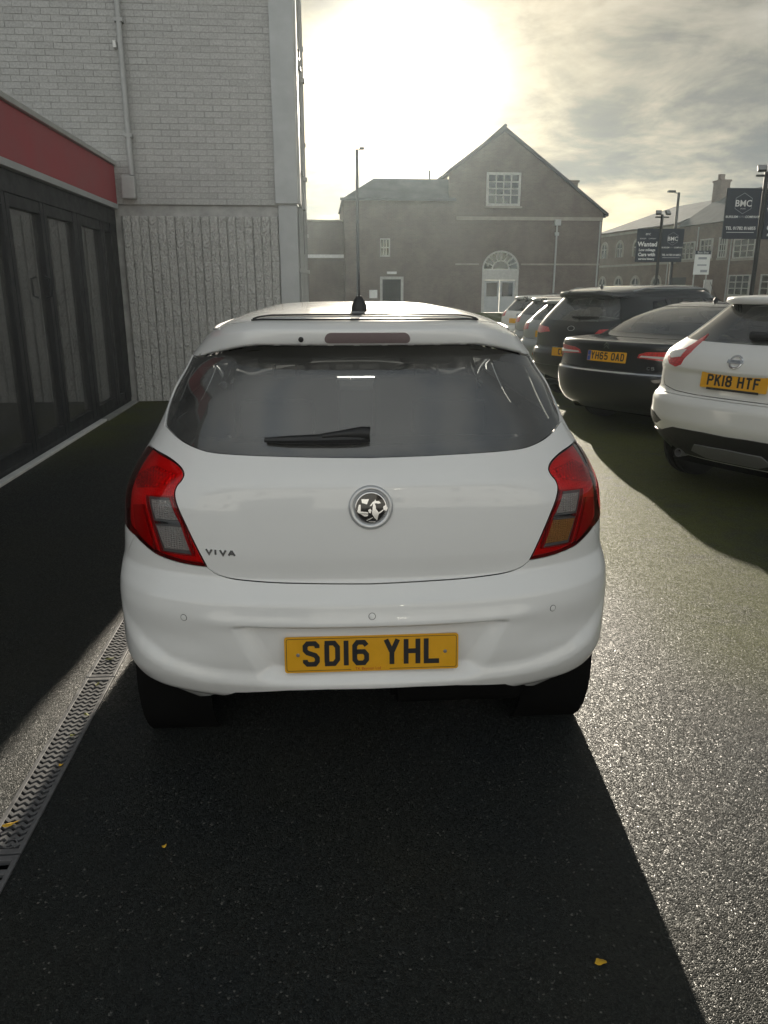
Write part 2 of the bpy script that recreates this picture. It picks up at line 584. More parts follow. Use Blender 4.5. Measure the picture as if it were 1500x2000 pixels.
def glyph_mesh(ch, w, h, st, mat, depth=0.0012, slant=0.0, name='character'):
    """one raised character in the x/y plane, centred"""
    mb = MB()
    bw, bh = w - st, h - st
    for si, s in enumerate(GLYPH[ch]):
        hgt = depth + si * 0.0001
        pts = [((x - .5) * bw + (y - .5) * bh * slant, (max(-st / 2 / bh, min(1 + st / 2 / bh, y)) - .5) * bh) for x, y in s]
        L, R = ribbon(pts, st)
        n = len(L)
        v = [(q.x, q.y, hgt) for q in L] + [(q.x, q.y, hgt) for q in R] + [(q.x, q.y, 0) for q in L] + [(q.x, q.y, 0) for q in R]
        f = []
        for i in range(n - 1):
            f += [(i, i + n, i + n + 1, i + 1), (i + 2 * n, i, i + 1, i + 1 + 2 * n), (i + n, i + 3 * n, i + 3 * n + 1, i + n + 1)]
        f += [(0, 2 * n, 3 * n, n), (n - 1, 2 * n - 1, 4 * n - 1, 3 * n - 1)]
        mb.add(v, f)
    return mb.mesh(name, mat)


def rrect(w, h, r, n=5):
    pts = []
    for cx, cy, a0 in ((w / 2 - r, h / 2 - r, 0), (-w / 2 + r, h / 2 - r, 90), (-w / 2 + r, -h / 2 + r, 180), (w / 2 - r, -h / 2 + r, 270)):
        for k in range(n):
            a = radians(a0 + 90 * k / (n - 1))
            pts.append((cx + r * cos(a), cy + r * sin(a)))
    return pts

#<SURF>
def pchip(xs, ys, x):
    xs, ys = np.asarray(xs, float), np.asarray(ys, float)
    h = np.diff(xs)
    dl = np.diff(ys) / h
    m = np.zeros_like(ys)
    m[0], m[-1] = dl[0], dl[-1]
    for i in range(1, len(xs) - 1):
        if dl[i - 1] * dl[i] > 0:
            w1, w2 = 2 * h[i] + h[i - 1], h[i] + 2 * h[i - 1]
            m[i] = (w1 + w2) / (w1 / dl[i - 1] + w2 / dl[i])
    x = np.clip(x, xs[0], xs[-1])
    k = np.clip(np.searchsorted(xs, x, side='right') - 1, 0, len(xs) - 2)
    t = (x - xs[k]) / h[k]
    return ((1 + 2 * t) * (1 - t) ** 2 * ys[k] + t * (1 - t) ** 2 * h[k] * m[k] + t * t * (3 - 2 * t) * ys[k + 1] + t * t * (t - 1) * h[k] * m[k + 1])


class Surf:
    """car skin: at each height v a plan outline (rear cap, straight flank, front cap);
    u runs round the outline from the middle of the rear, negative on the left"""
    A = 1.2

    def __init__(self, rows, side_len, disp=None, lean=None):
        r = np.array(rows, float)
        self.v = r[:, 0]
        self.c = [r[:, i] for i in range(1, 9)]
        self.B = self.A + side_len
        self.Cc = self.B + 1.2
        self.disp = disp
        self.warp = lean

    def params(self, v):
        return [pchip(self.v, c, v) for c in self.c]

    def base(self, u, v):
        u, v = np.asarray(u, float), np.asarray(v, float)
        sg = np.where(u < 0, -1.0, 1.0)
        a = np.abs(u)
        z, Yr, W, Lr, nr, Yf, Lf, nf = self.params(v)
        ph = np.clip(a / self.A, 0, 1) * pi / 2
        r = (np.abs(np.sin(ph)) ** nr + np.abs(np.cos(ph)) ** nr) ** (-1 / nr)
        x1, y1 = W * r * np.sin(ph), Yr + Lr - Lr * r * np.cos(ph)
        s = (a - self.A) / (self.B - self.A)
        y2 = (Yr + Lr) + s * ((Yf - Lf) - (Yr + Lr))
        ph3 = pi / 2 * (1 - np.clip((a - self.B) / 1.2, 0, 1))
        r3 = (np.abs(np.sin(ph3)) ** nf + np.abs(np.cos(ph3)) ** nf) ** (-1 / nf)
        x3, y3 = W * r3 * np.sin(ph3), (Yf - Lf) + Lf * r3 * np.cos(ph3)
        x = np.where(a < self.A, x1, np.where(a < self.B, W, x3))
        y = np.where(a < self.A, y1, np.where(a < self.B, y2, y3))
        if self.warp is not None:
            dy, dz = self.warp(x, y, v)
            y, z = y + dy, z + dz
        return np.stack([x * sg, y, z], -1)

    def nrm(self, f, u, v, e=0.0015):
        du = f(u + e, v) - f(u - e, v)
        dv = f(u, v + e) - f(u, v - e)
        n = np.cross(du, dv)
        return n / np.maximum(np.linalg.norm(n, axis=-1, keepdims=True), 1e-9)

    def pos(self, u, v):
        p = self.base(u, v)
        if self.disp is not None:
            d = self.disp(np.asarray(u, float), np.asarray(v, float), p)
            p = p + self.nrm(self.base, np.asarray(u, float), np.asarray(v, float)) * d[..., None]
        return p

    def normal(self, u, v):
        return self.nrm(self.pos, np.asarray(u, float), np.asarray(v, float))

    def u_at(self, y, v, side=-1):
        """u of the flank point at this y"""
        lo, hi = 0.0, self.Cc
        for _ in range(40):
            m = (lo + hi) / 2
            if self.base(m, v)[1] < y:
                lo = m
            else:
                hi = m
        return side * lo


def smooth(a, b, x):
    t = np.clip((x - a) / (b - a), 0, 1)
    return t * t * (3 - 2 * t)


HATCH = [
    # v,   z,    Yr,   W,    Lr,  nr,   Yf,   Lf,  nf
    (.24, .24, .135, 0.702, .42, 2.5, 3.52, .5, 2.5),
    (.31, .31, .085, 0.785, .42, 2.5, 3.58, .5, 2.5),
    (.36, .36, .048, 0.808, .42, 2.5, 3.62, .5, 2.5),
    (.42, .42, .020, 0.819, .42, 2.5, 3.65, .5, 2.5),
    (.50, .50, .004, 0.815, .42, 2.5, 3.66, .5, 2.5),
    (.60, .60, .000, 0.815, .42, 2.5, 3.66, .5, 2.5),
    (.655, .655, .006, 0.812, .42, 2.5, 3.65, .5, 2.5),
    (.70, .70, .032, 0.807, .42, 2.5, 3.64, .5, 2.5),
    (.73, .73, .050, 0.802, .42, 2.5, 3.62, .5, 2.5),
    (.80, .80, .044, 0.794, .42, 2.5, 3.55, .5, 2.5),
    (.92, .92, .050, 0.780, .42, 2.5, 3.30, .5, 2.5),
    (1.0, 1.0, .062, 0.746, .42, 2.5, 2.72, .45, 2.6),
    (1.025, 1.025, .072, 0.732, .42, 2.5, 2.68, .42, 2.7),
    (1.09, 1.09, .115, 0.692, .42, 2.6, 2.59, .40, 2.8),
    (1.20, 1.20, .180, 0.639, .42, 2.9, 2.43, .38, 3.0),
    (1.30, 1.30, .235, 0.603, .42, 3.0, 2.28, .36, 3.0),
    (1.383, 1.383, .285, 0.574, .42, 3.0, 2.15, .34, 3.0),
    (1.392, 1.388, .215, 0.570, .42, 3.0, 2.13, .34, 3.0),
    (1.435, 1.428, .203, 0.529, .42, 3.0, 2.08, .34, 3.0),
    (1.455, 1.444, .235, 0.511, .42, 3.0, 2.05, .33, 3.0),
    (1.51, 1.466, .36, 0.445, .36, 3.2, 1.98, .30, 3.2),
    (1.61, 1.478, .65, 0.347, .30, 3.2, 1.85, .25, 3.2),
    (1.76, 1.487, 1.00, 0.197, .18, 3.2, 1.65, .15, 3.2),
    (1.97, 1.491, 1.30, 0.012, .02, 3.2, 1.40, .02, 3.2),
]


def hatch_warp(x, y, v):
    # the spoiler lip stands out over the glass in the middle and dies into the rear pillars
    dy = 0.066 * smooth(.34, .54, x) * smooth(1.383, 1.3915, v) * (1 - smooth(1.42, 1.56, v)) * (y < 1.2)
    return dy, -0.05 * smooth(.30, .60, x) * smooth(1.22, 1.385, v) * (1 - .85 * smooth(1.46, 1.78, v))


def hatch_disp(u, v, p):
    x, z = np.abs(p[..., 0]), p[..., 2]
    # ledge running round the lower bumper
    zl = np.interp(x, [0, .32, .42, .52, .62, .70, .76, .80], [.418, .418, .418, .425, .442, .475, .52, .60])
    wd = np.interp(x, [0, .35, .6, .8], [.045, .045, .05, .08])
    low = 1 - smooth(zl - wd * .35, zl + wd * .65, z)
    d = 0.020 * low * (1 - smooth(.62, .98, np.abs(u)))
    d = d * smooth(.30, .37, z) * 1.0 + 0.0
    # plate recess: crisp upper lip, flared flanks
    hw = np.interp(z, [.40, .45, .60], [.325, .335, .405])
    inx = 1 - smooth(hw - .045, hw + .02, x)
    ztop = .592
    inz = (1 - smooth(ztop - .007, ztop + .004, z)) * smooth(.40, .455, z)
    d = d - 0.030 * inx * inz
    # brow above the recess runs on as a soft crease
    brow = np.exp(-((z - (ztop + .012)) / .02) ** 2) * (1 - smooth(.42, .56, x))
    d = d + 0.006 * brow
    # hollow between brow and ledge on the corners
    d = d - 0.009 * smooth(.42, .56, x) * np.exp(-((z - .53) / .055) ** 2) * (1 - smooth(.62, .92, np.abs(u)))
    return d
#</SURF>


class Car:
    def __init__(self, name, label, loc, heading, rows, side_len, disp=None, group=None, warp=None):
        self.S = Surf(rows, side_len, disp, warp)
        self.root = empty(name, loc, -heading, label=label, category='car', group=group)
        self.M = Matrix.Translation(Vector(loc)) @ Matrix.Rotation(-heading, 4, 'Z')
        self.Mi = self.M.inverted()
        # trace grid (rear cap and part of the flanks)
        nu, nv = 241, 150
        self.gu = np.linspace(-2.2, 2.2, nu)
        self.gv = np.linspace(self.S.v[0], self.S.v[-1], nv)
        U, V = np.meshgrid(self.gu, self.gv)
        P = self.S.pos(U, V).reshape(-1, 3)
        polys = []
        for j in range(nv - 1):
            for i in range(nu - 1):
                a = j * nu + i
                polys.append((a, a + 1, a + nu + 1, a + nu))
        self.P, self.nu = P, nu
        self.polys = polys
        self.bvh = BVHTree.FromPolygons([tuple(q) for q in P], polys)

    def hit(self, x, y):
        """photo pixel -> (u, v) on this car's skin"""
        o = self.Mi @ Vector(_C)
        d = (self.Mi.to_3x3() @ Vector(ray(x, y))).normalized()
        loc, n, idx, dist = self.bvh.ray_cast(o, d)
        if loc is None:   # just past the outline: nearest skin point along the ray
            best = None
            for s in np.linspace(1.5, 25, 400):
                q = o + d * s
                r = self.bvh.find_nearest(q)
                if best is None or r[3] < best[3]:
                    best = r
            loc, n, idx = best[0], best[1], best[2]
        j, i = divmod(idx, self.nu - 1)
        a = self.P[self.polys[idx][0]]
        b = self.P[self.polys[idx][1]]
        c = self.P[self.polys[idx][3]]
        L = np.array(loc)
        e1, e2 = b - a, c - a
        w = L - a
        G = np.array([[e1 @ e1, e1 @ e2], [e1 @ e2, e2 @ e2]])
        s, t = np.linalg.solve(G + np.eye(2) * 1e-12, [w @ e1, w @ e2])
        s, t = min(1, max(0, s)), min(1, max(0, t))
        return (self.gu[i] + s * (self.gu[i + 1] - self.gu[i]), self.gv[j] + t * (self.gv[j + 1] - self.gv[j]))

    def trace(self, pts):
        return [self.hit(*p) for p in pts]

    def point(self, uv, off=0.0):
        u, v = uv
        p = self.S.pos(np.array([u]), np.array([v]))[0]
        n = self.S.normal(np.array([u]), np.array([v]))[0]
        return p + n * off, n

    def frame(self, uv, off=0.0):
        p, n = self.point(uv, off)
        return frame_of(p, n)

    def panel(self, name, poly, mat, parent=None, sp=0.014, off=0.0, flange=0.014, inset=0.0016, holes=(), sub=None, hole_flange=True, **tags):
        """piece of the skin inside the outline, with turned-in edges"""
        poly = clean(resample(poly, sp))
        if area(poly) < 0:
            poly = poly[::-1]
        if inset:
            poly = offset_poly(poly, -inset)
        hs = []
        for h in holes:
            h = clean(resample(h, sp))
            if area(h) > 0:
                h = h[::-1]
            hs.append(offset_poly(h, -inset) if inset else h)
        loops = [poly] + hs
        pts, edges = [], []
        for lp in loops:
            o = len(pts)
            pts += [tuple(q) for q in lp]
            edges += [(o + i, o + (i + 1) % len(lp)) for i in range(len(lp))]
        nb = len(pts)
        B = np.array(poly)
        x0, y0 = B.min(0)
        x1, y1 = B.max(0)
        gx, gy = np.arange(x0 + sp * .5, x1, sp), np.arange(y0 + sp * .5, y1, sp * .87)
        GX, GY = np.meshgrid(gx, gy)
        GX = GX + (np.arange(len(gy)) % 2)[:, None] * sp * .5
        G = np.stack([GX.ravel(), GY.ravel()], -1)
        ins = inside(B, G)
        for h in hs:
            ins &= ~inside(np.array(h), G)
        G = G[ins]
        allb = np.array(pts)
        keep = np.ones(len(G), bool)
        for k in range(0, len(G), 4000):
            d = ((G[k:k + 4000, None, :] - allb[None, :, :]) ** 2).sum(-1).min(1)
            keep[k:k + 4000] = d > (sp * .55) ** 2
        G = G[keep]
        vin = [Vector(q) for q in pts] + [Vector(q) for q in G.tolist()]
        vo, _, fo, *_ = delaunay_2d_cdt(vin, edges, [], 0, 1e-7)
        uv = np.array([tuple(q) for q in vo])
        F = np.array([tuple(q) for q in fo if len(q) == 3])
        cen = uv[F].mean(1)
        ok = inside(B, cen)
        for h in hs:
            ok &= ~inside(np.array(h), cen)
        F = F[ok]
        P = self.S.pos(uv[:, 0], uv[:, 1])
        N = self.S.normal(uv[:, 0], uv[:, 1])
        P = P + N * off
        # orient faces along N
        fn = np.cross(P[F[:, 1]] - P[F[:, 0]], P[F[:, 2]] - P[F[:, 0]])
        flip = (fn * N[F[:, 0]]).sum(1) < 0
        F[flip] = F[flip][:, ::-1]
        verts = P.tolist()
        norms = N.tolist()
        faces = [tuple(int(i) for i in q) for q in F]
        if flange:
            for lp in (loops if hole_flange else loops[:1]):
                L = np.array(lp)
                Pu = self.S.pos(L[:, 0], L[:, 1])
                Nu = self.S.normal(L[:, 0], L[:, 1])
                n = len(L)
                T = np.roll(Pu, -1, 0) - np.roll(Pu, 1, 0)
                O = np.cross(T, Nu)
                O /= np.maximum(np.linalg.norm(O, axis=1, keepdims=True), 1e-9)
                o = len(verts)
                a = Pu + Nu * off
                b = Pu + Nu * (off - flange)
                verts += a.tolist() + b.tolist()
                norms += O.tolist() * 2
                for i in range(n):
                    j = (i + 1) % n
                    faces.append((o + i, o + n + i, o + n + j, o + j))
        me = bpy.data.meshes.new(name)
        me.from_pydata(verts, [], faces)
        me.update()
        me.materials.append(mat)
        me.shade_smooth()
        me.normals_split_custom_set_from_vertices(norms)
        ob = link(name, me, parent if parent is not None else self.root, **tags)
        return ob

    def side_poly(self, yz, side=-1):
        return [(self.S.u_at(y, z, side), z) for y, z in yz]


def area(p):
    p = np.array(p)
    q = np.roll(p, -1, 0)
    return float((p[:, 0] * q[:, 1] - q[:, 0] * p[:, 1]).sum() / 2)


def clean(p, eps=1e-4):
    out = []
    for q in p:
        if not out or (abs(q[0] - out[-1][0]) + abs(q[1] - out[-1][1])) > eps:
            out.append(tuple(q))
    if (abs(out[0][0] - out[-1][0]) + abs(out[0][1] - out[-1][1])) < eps:
        out.pop()
    return out


def resample(p, sp):
    out = []
    n = len(p)
    for i in range(n):
        a, b = np.array(p[i], float), np.array(p[(i + 1) % n], float)
        k = max(1, int(np.ceil(np.linalg.norm(b - a) / sp)))
        for s in range(k):
            out.append(tuple(a + (b - a) * s / k))
    return out


def offset_poly(p, d):
    """ccw outline moved outwards by d (negative: inwards)"""
    p = np.array(p, float)
    a = p - np.roll(p, 1, 0)
    b = np.roll(p, -1, 0) - p
    a /= np.maximum(np.linalg.norm(a, axis=1, keepdims=True), 1e-9)
    b /= np.maximum(np.linalg.norm(b, axis=1, keepdims=True), 1e-9)
    n = np.stack([a[:, 1] + b[:, 1], -a[:, 0] - b[:, 0]], -1)
    n /= np.maximum(np.linalg.norm(n, axis=1, keepdims=True), 1e-9)
    return [tuple(q) for q in p + n * d]


def inside(poly, pts):
    x, y = pts[:, 0], pts[:, 1]
    r = np.zeros(len(pts), bool)
    n = len(poly)
    for i in range(n):
        x0, y0 = poly[i]
        x1, y1 = poly[(i + 1) % n]
        c = (y0 > y) != (y1 > y)
        if not c.any():
            continue
        xi = x0 + (y - y0) * (x1 - x0) / ((y1 - y0) if abs(y1 - y0) > 1e-12 else 1e-12)
        r ^= c & (x < xi)
    return r


def spline(pts, k=6, closed=False):
    """Catmull-Rom through 2-D points"""
    p = [np.array(q, float) for q in pts]
    n = len(p)
    out = []
    for i in range(n if closed else n - 1):
        p0 = p[i - 1] if (i > 0 or closed) else 2 * p[0] - p[1]
        p1, p2 = p[i], p[(i + 1) % n]
        p3 = p[(i + 2) % n] if (i + 2 < n or closed) else 2 * p[-1] - p[-2]
        for s in range(k):
            t = s / k
            out.append(tuple(0.5 * ((2 * p1) + (-p0 + p2) * t + (2 * p0 - 5 * p1 + 4 * p2 - p3) * t * t + (-p0 + 3 * p1 - 3 * p2 + p3) * t ** 3)))
    if not closed:
        out.append(tuple(p[-1]))
    return out


def mir(p):
    return [(-u, v) for u, v in p]

# ================================================================== setting
M_ASPH = asphalt_mat()
g = MB()
gx, gy = [-160, -1.0005, -.8815, 160], [-80, .86, 6.065, 240]      # one sheet, open over the drain channel
g.v = [(x, y, 0) for y in gy for x in gx]
g.f = [(j * 4 + i, j * 4 + i + 1, j * 4 + i + 5, j * 4 + i + 4) for j in range(3) for i in range(3) if (i, j) != (1, 1)]
g.build('ground', M_ASPH, kind='structure')

M_STEEL = principled('dark_frame', (0.022, 0.024, 0.027), 0.45, 0.0, noise=.15)
M_RED = principled('red_fascia', (0.38, 0.075, 0.085), 0.5, noise=.12, nscale=2.0)
M_GREYMET = principled('grey_cladding', (0.42, 0.43, 0.43), 0.5, noise=.1, nscale=3.0)
M_CAP = principled('pale_capping', (0.45, 0.45, 0.43), 0.55, noise=.1)
M_MORTAR = principled('mortar', (0.37, 0.365, 0.35), 0.95, noise=.25, nscale=5.0, bump=.3)
M_WHITE = principled('white_joinery', (0.72, 0.71, 0.68), 0.55, noise=.12, nscale=6)
M_FRAME = principled('weathered_joinery', (0.46, 0.45, 0.42), 0.7, noise=.15, nscale=6)
M_PIPE = principled('grey_pipe', (0.40, 0.40, 0.39), 0.5, noise=.1)
M_DARKGL = glass('window_glass', (0.16, 0.18, 0.18), 0.02, 1.52, dirt_veil=.03)
M_SHOPGL = glass('shop_glass', (0.72, 0.75, 0.74), 0.0, 1.9, dirt_veil=.12)
M_CONC = principled('concrete', (0.30, 0.30, 0.28), 0.9, noise=.25, nscale=3.0, bump=.3)
M_SLATE = principled('slate', (0.075, 0.078, 0.085), 0.9, spec=.1, noise=.3, nscale=1.2, bump=.3, bscale=8)
M_STONE = principled('stone_dressing', (0.33, 0.30, 0.25), 0.85, noise=.2, nscale=2.0)
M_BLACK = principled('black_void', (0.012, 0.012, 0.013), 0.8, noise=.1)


def brick_face(name, cols):
    m = bpy.data.materials.new(name)
    m.use_nodes = True
    t = NT(m.node_tree)
    out = t.n('ShaderNodeOutputMaterial')
    oi = t.n('ShaderNodeObjectInfo').outputs['Random']
    gi = t.n('ShaderNodeNewGeometry').outputs['Random Per Island']
    co = t.n('ShaderNodeTexCoord').outputs['Object']
    rv = t.math('FRACT', t.math('ADD', t.math('MULTIPLY', oi, 7.13), gi))
    nz = t.n('ShaderNodeTexNoise', inp={'Vector': co, 'Scale': 40.0, 'Detail': 5.0, 'Roughness': 0.65}).outputs[0]
    c = t.ramp(rv, [(0.0, cols[0]), (0.45, cols[1]), (1.0, cols[2])])
    s = t.vmath('SCALE', c)
    t.t.links.new(t.maprange(nz, .3, .7, .8, 1.2), s.inputs['Scale'])
    bp = t.n('ShaderNodeBump', inp={'Strength': .5, 'Distance': .004, 'Height': nz})
    b = t.n('ShaderNodeBsdfPrincipled', inp={'Base Color': s.outputs[0], 'Roughness': .9, 'Specular IOR Level': .2, 'Normal': bp.outputs[0]})
    t.t.links.new(b.outputs[0], out.inputs[0])
    return m


M_BRICK = brick_face('buff_brick', [(0.40, 0.395, 0.38), (0.425, 0.42, 0.405), (0.445, 0.44, 0.425)])
M_BLOCK = brick_face('split_block', [(0.44, 0.435, 0.415), (0.46, 0.455, 0.435), (0.48, 0.475, 0.455)])


# ------------------------------------------------------------------ showroom on the left
def build_showroom():
    YW = 11.1                       # plane of the end wall
    root = empty('showroom_building', (-3.5, YW, 0), label='grey brick showroom with red fascia and folding glass doors', category='building')

    def w(mb, name, mat, parent=root, smooth=False, **kw):
        mb.v = [(x + 3.5, y - YW, z) for x, y, z in mb.v]
        return mb.build(name, mat, parent, smooth, **kw)

    # --- end wall: mortar body, real bricks above, ribbed split blocks below
    wall = w(MB().box(-9.0, -0.53, YW + .003, YW + 2.6, 2.60, 9.2), 'brick_wall', M_MORTAR)
    bl, bh, jt = 0.215, 0.065, 0.010
    me = MB().box(-bl / 2, bl / 2, 0, .05, 0, bh, 0.004).mesh('brick', M_BRICK)
    half = MB().box(-.051, .051, 0, .05, 0, bh, 0.004).mesh('brick', M_BRICK)
    spots, rest = [], []
    k, z = 0, 2.605
    while z < 9.1:
        x = -0.535 - (bl / 2 if k % 2 == 0 else 0.1025 - .051)
        first = True
        while x > -8.9:
            hf = first and k % 2 == 1
            hit = (x, z, hf)
            (spots if (-3.35 < x and z < 3.95) else rest).append(hit)
            x -= (bl + jt) if not hf else (bl / 2 + jt + .051)
            first = False
        z += bh + jt
        k += 1
    random.shuffle(spots)
    if len(spots) > 300:
        rest += spots[300:]
        spots = spots[:300]
    for x, z, hf in spots:
        link('brick', half if hf else me, wall, (x + 3.5, -random.uniform(.001, .004), z), (0, random.uniform(-.004, .004), 0))
    mb = MB()
    for x, z, hf in rest:
        a = .051 if hf else bl / 2
        y = -random.uniform(.001, .004)
        mb.box(x + 3.5 - a, x + 3.5 + a, y, y + .03, z, z + bh)
    mb.build('brickwork', M_BRICK, wall, kind='stuff')

    # ribbed split-face blocks
    lower = w(MB().box(-2.80, -0.53, YW + .03, YW + 2.6, 0, 2.598), 'block_wall', M_MORTAR)
    variants = []
    bw, bhh = 0.340, 0.142
    for q in range(5):
        nx, nz_ = 25, 7
        v, f = [], []
        rr = np.random.default_rng(q)
        rough = rr.normal(0, 1, (nz_, nx))
        for j in range(nz_):
            for i in range(nx):
                x = i / (nx - 1)
                ph = (x * 3) % 1.0
                rib = 0.030 * (1 - abs(2 * ph - 1) ** 6) if 0.001 < x < .999 else 0
                edge = 0 if j in (0, nz_ - 1) else 1
                v.append(((x - .5) * bw, -(rib * (0.85 + .15 * edge) + (.3 + .7 * edge) * .0065 * rough[j, i] + .004), j / (nz_ - 1) * bhh))
        for j in range(nz_ - 1):
            for i in range(nx - 1):
                a = j * nx + i
                f.append((a, a + 1, a + nx + 1, a + nx))
        o = len(v)
        v += [(-bw / 2, .03, 0), (bw / 2, .03, 0), (bw / 2, .03, bhh), (-bw / 2, .03, bhh)]
        f += [tuple(range(nx - 1, -1, -1)) + (o, o + 1), tuple(nx * (nz_ - 1) + i for i in range(nx)) + (o + 2, o + 3)]
        variants.append(MB().add(v, f).mesh('block', M_BLOCK))
    z = 0.012
    while z + bhh < 2.60:
        for i in range(6):
            x = -2.60 + .008 + bw / 2 + i * (bw + .003)
            if x + bw / 2 > -.53:
                break
            link('block', random.choice(variants), lower, (x + 3.5, -.002, z))
        z += bhh + .002
    # smooth pier below and pale panel above on the corner
    w(MB().box(-0.527, -0.275, YW - .035, YW + 2.6, 0, 2.618, .006), 'corner_pier', M_GREYMET)
    w(MB().box(-0.56, -0.262, YW - .075, YW + .002, 2.62, 9.2, .006), 'corner_panel', M_GREYMET)
    w(MB().box(-0.26, -0.225, YW - .06, YW + .5, 2.62, 9.2, .004), 'corner_return', M_CAP)
    # services on the corner's flank
    for i, (x, y, r, z0, z1) in enumerate([(-.235, YW + .55, .03, .05, 7.5), (-.21, YW + 1.2, .04, .05, 8.6), (-.20, YW + 1.75, .025, .6, 5.2), (-.252, YW + .12, .018, .05, 2.6)]):
        mb = MB()
        mb.tube([(x, y, z0), (x, y, z1)], r, 8)
        if i == 2:
            mb.tube([(x, y, z1), (x, y, z1 + .1), (x - .05, y, z1 + .17), (x - .1, y, z1 + .17)], r, 8)
        for zz in np.arange(z0 + .4, z1, 1.3):
            mb.box(x - r * 1.6, x + r * 1.6, y - r * 1.5, y + r * 1.5, zz, zz + .05)
        w(mb, 'service_pipe', M_PIPE, smooth=True)
    w(MB().box(-.27, -.18, YW + .75, YW + .95, 2.62, 2.86, .01), 'junction_box', M_GREYMET)
    w(MB().box(-.27, -.19, YW + 1.35, YW + 1.5, 3.3, 3.42, .01), 'junction_box', M_GREYMET)
    w(MB().box(-.28, -.20, YW + .5, YW + .68, 4.5, 4.6, .01), 'junction_box', M_STEEL)
    w(MB().tube([(-.22, YW + .9, 2.62), (-.22, YW + 1.1, 2.1), (-.22, YW + 1.6, 1.6)], .012, 6), 'cable', M_STEEL, smooth=True)
    # drainpipe on the brick face, small vent, wall bracket
    mb = MB().tube([(-2.40, YW - .07, 2.95), (-2.40, YW - .07, 9.0)], .034, 10)
    for zz in (3.4, 4.7, 6.0, 7.3):
        mb.box(-2.45, -2.35, YW - .10, YW, zz, zz + .04)
    w(mb, 'drainpipe', M_PIPE, smooth=True)
    w(MB().box(-2.50, -2.46, YW - .06, YW, 4.42, 4.50, .005), 'wall_bracket', M_WHITE)
    w(MB().box(-2.54, -2.36, YW - .12, YW, 2.66, 2.94, .02), 'hopper_box', M_PIPE)

    # --- single-storey glazed front: plane x = XF, running along y
    XF = -2.70
    Y0, Y1 = 2.0, YW - .01
    w(MB().box(XF - .05, XF + .075, Y0, Y1 - .02, 2.60, 3.06, .008), 'fascia', M_RED)
    w(MB().box(XF - .30, XF + .11, Y0, Y1 - .02, 3.064, 3.115, .006), 'fascia_capping', M_CAP)
    w(MB().box(XF - .06, XF + .085, Y0, Y1 - .02, 2.535, 2.598, .005), 'fascia_trim', M_GREYMET)
    w(MB().box(XF - 6.0, XF - .31, Y0, Y1, 2.9, 3.05), 'flat_roof', M_CONC)
    w(MB().box(XF - .10, XF + .03, Y0, Y1, 2.34, 2.532, .005), 'door_head', M_STEEL)
    w(MB().box(XF - .10, XF + .02, Y0, Y1, 0.0, 0.07, .005), 'door_sill', M_STEEL)
    w(MB().box(XF + .035, XF + .105, Y0, 9.45, 0.002, 0.030, .005), 'threshold', M_WHITE)
    w(MB().box(XF + .03, XF + .13, 9.46, Y1 - .05, 0.002, 0.026, .005), 'threshold', M_CONC)
    edges = [2.2, 4.1, 5.2, 6.25, 7.31, 8.27, 9.36, 10.4]
    for i, y in enumerate(edges):
        wd = .09 if i != 6 else .15
        st = w(MB().box(XF - .085, XF + .025, y - wd, y - .004, .07, 2.34, .006).box(XF - .085, XF + .025, y + .004, y + wd, .07, 2.34, .006), 'door_stile', M_STEEL)
        y2 = edges[i + 1] if i + 1 < len(edges) else Y1 - .1
        wd2 = .09 if i + 1 != 6 else .15
        if y2 - y > .3:
            # leaf: rails and pane
            w(MB().box(XF - .08, XF + .02, y + wd, y2 - wd2, .072, .17, .005), 'bottom_rail', M_STEEL)
            w(MB().box(XF - .08, XF + .02, y + wd, y2 - wd2, 2.23, 2.338, .005), 'top_rail', M_STEEL)
            w(MB().box(XF - .032, XF - .020, y + wd, y2 - wd2, .17, 2.23), 'pane', M_SHOPGL)
    w(MB().box(XF - .09, XF + .03, Y1 - .32, Y1 - .01, .07, 2.34, .006), 'door_post', M_STEEL)
    hm = MB().tube([(XF + .02, 8.1, 1.45), (XF + .07, 8.1, 1.47), (XF + .07, 8.1, 1.63), (XF + .02, 8.1, 1.65)], .012, 8)
    w(hm, 'door_handle', M_STEEL, smooth=True)
    # room behind the glass
    w(MB().box(XF - 2.2, XF - 2.0, Y0, Y1, 0, 2.9), 'back_wall', brick_mat('inner_brick', (.62, .61, .58), (.68, .66, .62), (.5, .49, .46)))
    w(MB().box(XF - 6.0, XF - .105, Y0, Y1, .004, .03), 'showroom_floor', principled('floor_tile', (.25, .25, .24), .25, noise=.1))
    w(MB().box(XF - 6.0, XF - .12, Y1 - .012, Y1 + .003, .03, 2.9), 'cross_wall', MATS['inner_brick'])
    w(MB().box(XF - 6.0, XF - .11, Y0 - .2, Y0 - .003, 0, 3.05), 'end_wall', M_CONC)
    w(MB().box(XF - 1.6, XF - 1.2, 9.0, 9.3, .035, 2.2, .01), 'red_pillar', M_RED)
    return root


build_showroom()


# ------------------------------------------------------------------ gabled brick building across the road
M_BR1 = brick_mat('red_brick', (.165, .125, .108), (.205, .155, .135), (.19, .18, .165))
M_BR2 = brick_mat('old_brick', (.19, .125, .10), (.24, .16, .13), (.21, .195, .175))


def plate_poly(mb, poly, y0, y1):
    """(x, z) outline with thickness along y"""
    M = Matrix(((1, 0, 0, 0), (0, 0, -1, 0), (0, 1, 0, 0), (0, 0, 0, 1)))
    return mb.prism(poly, -y1, -y0, M)


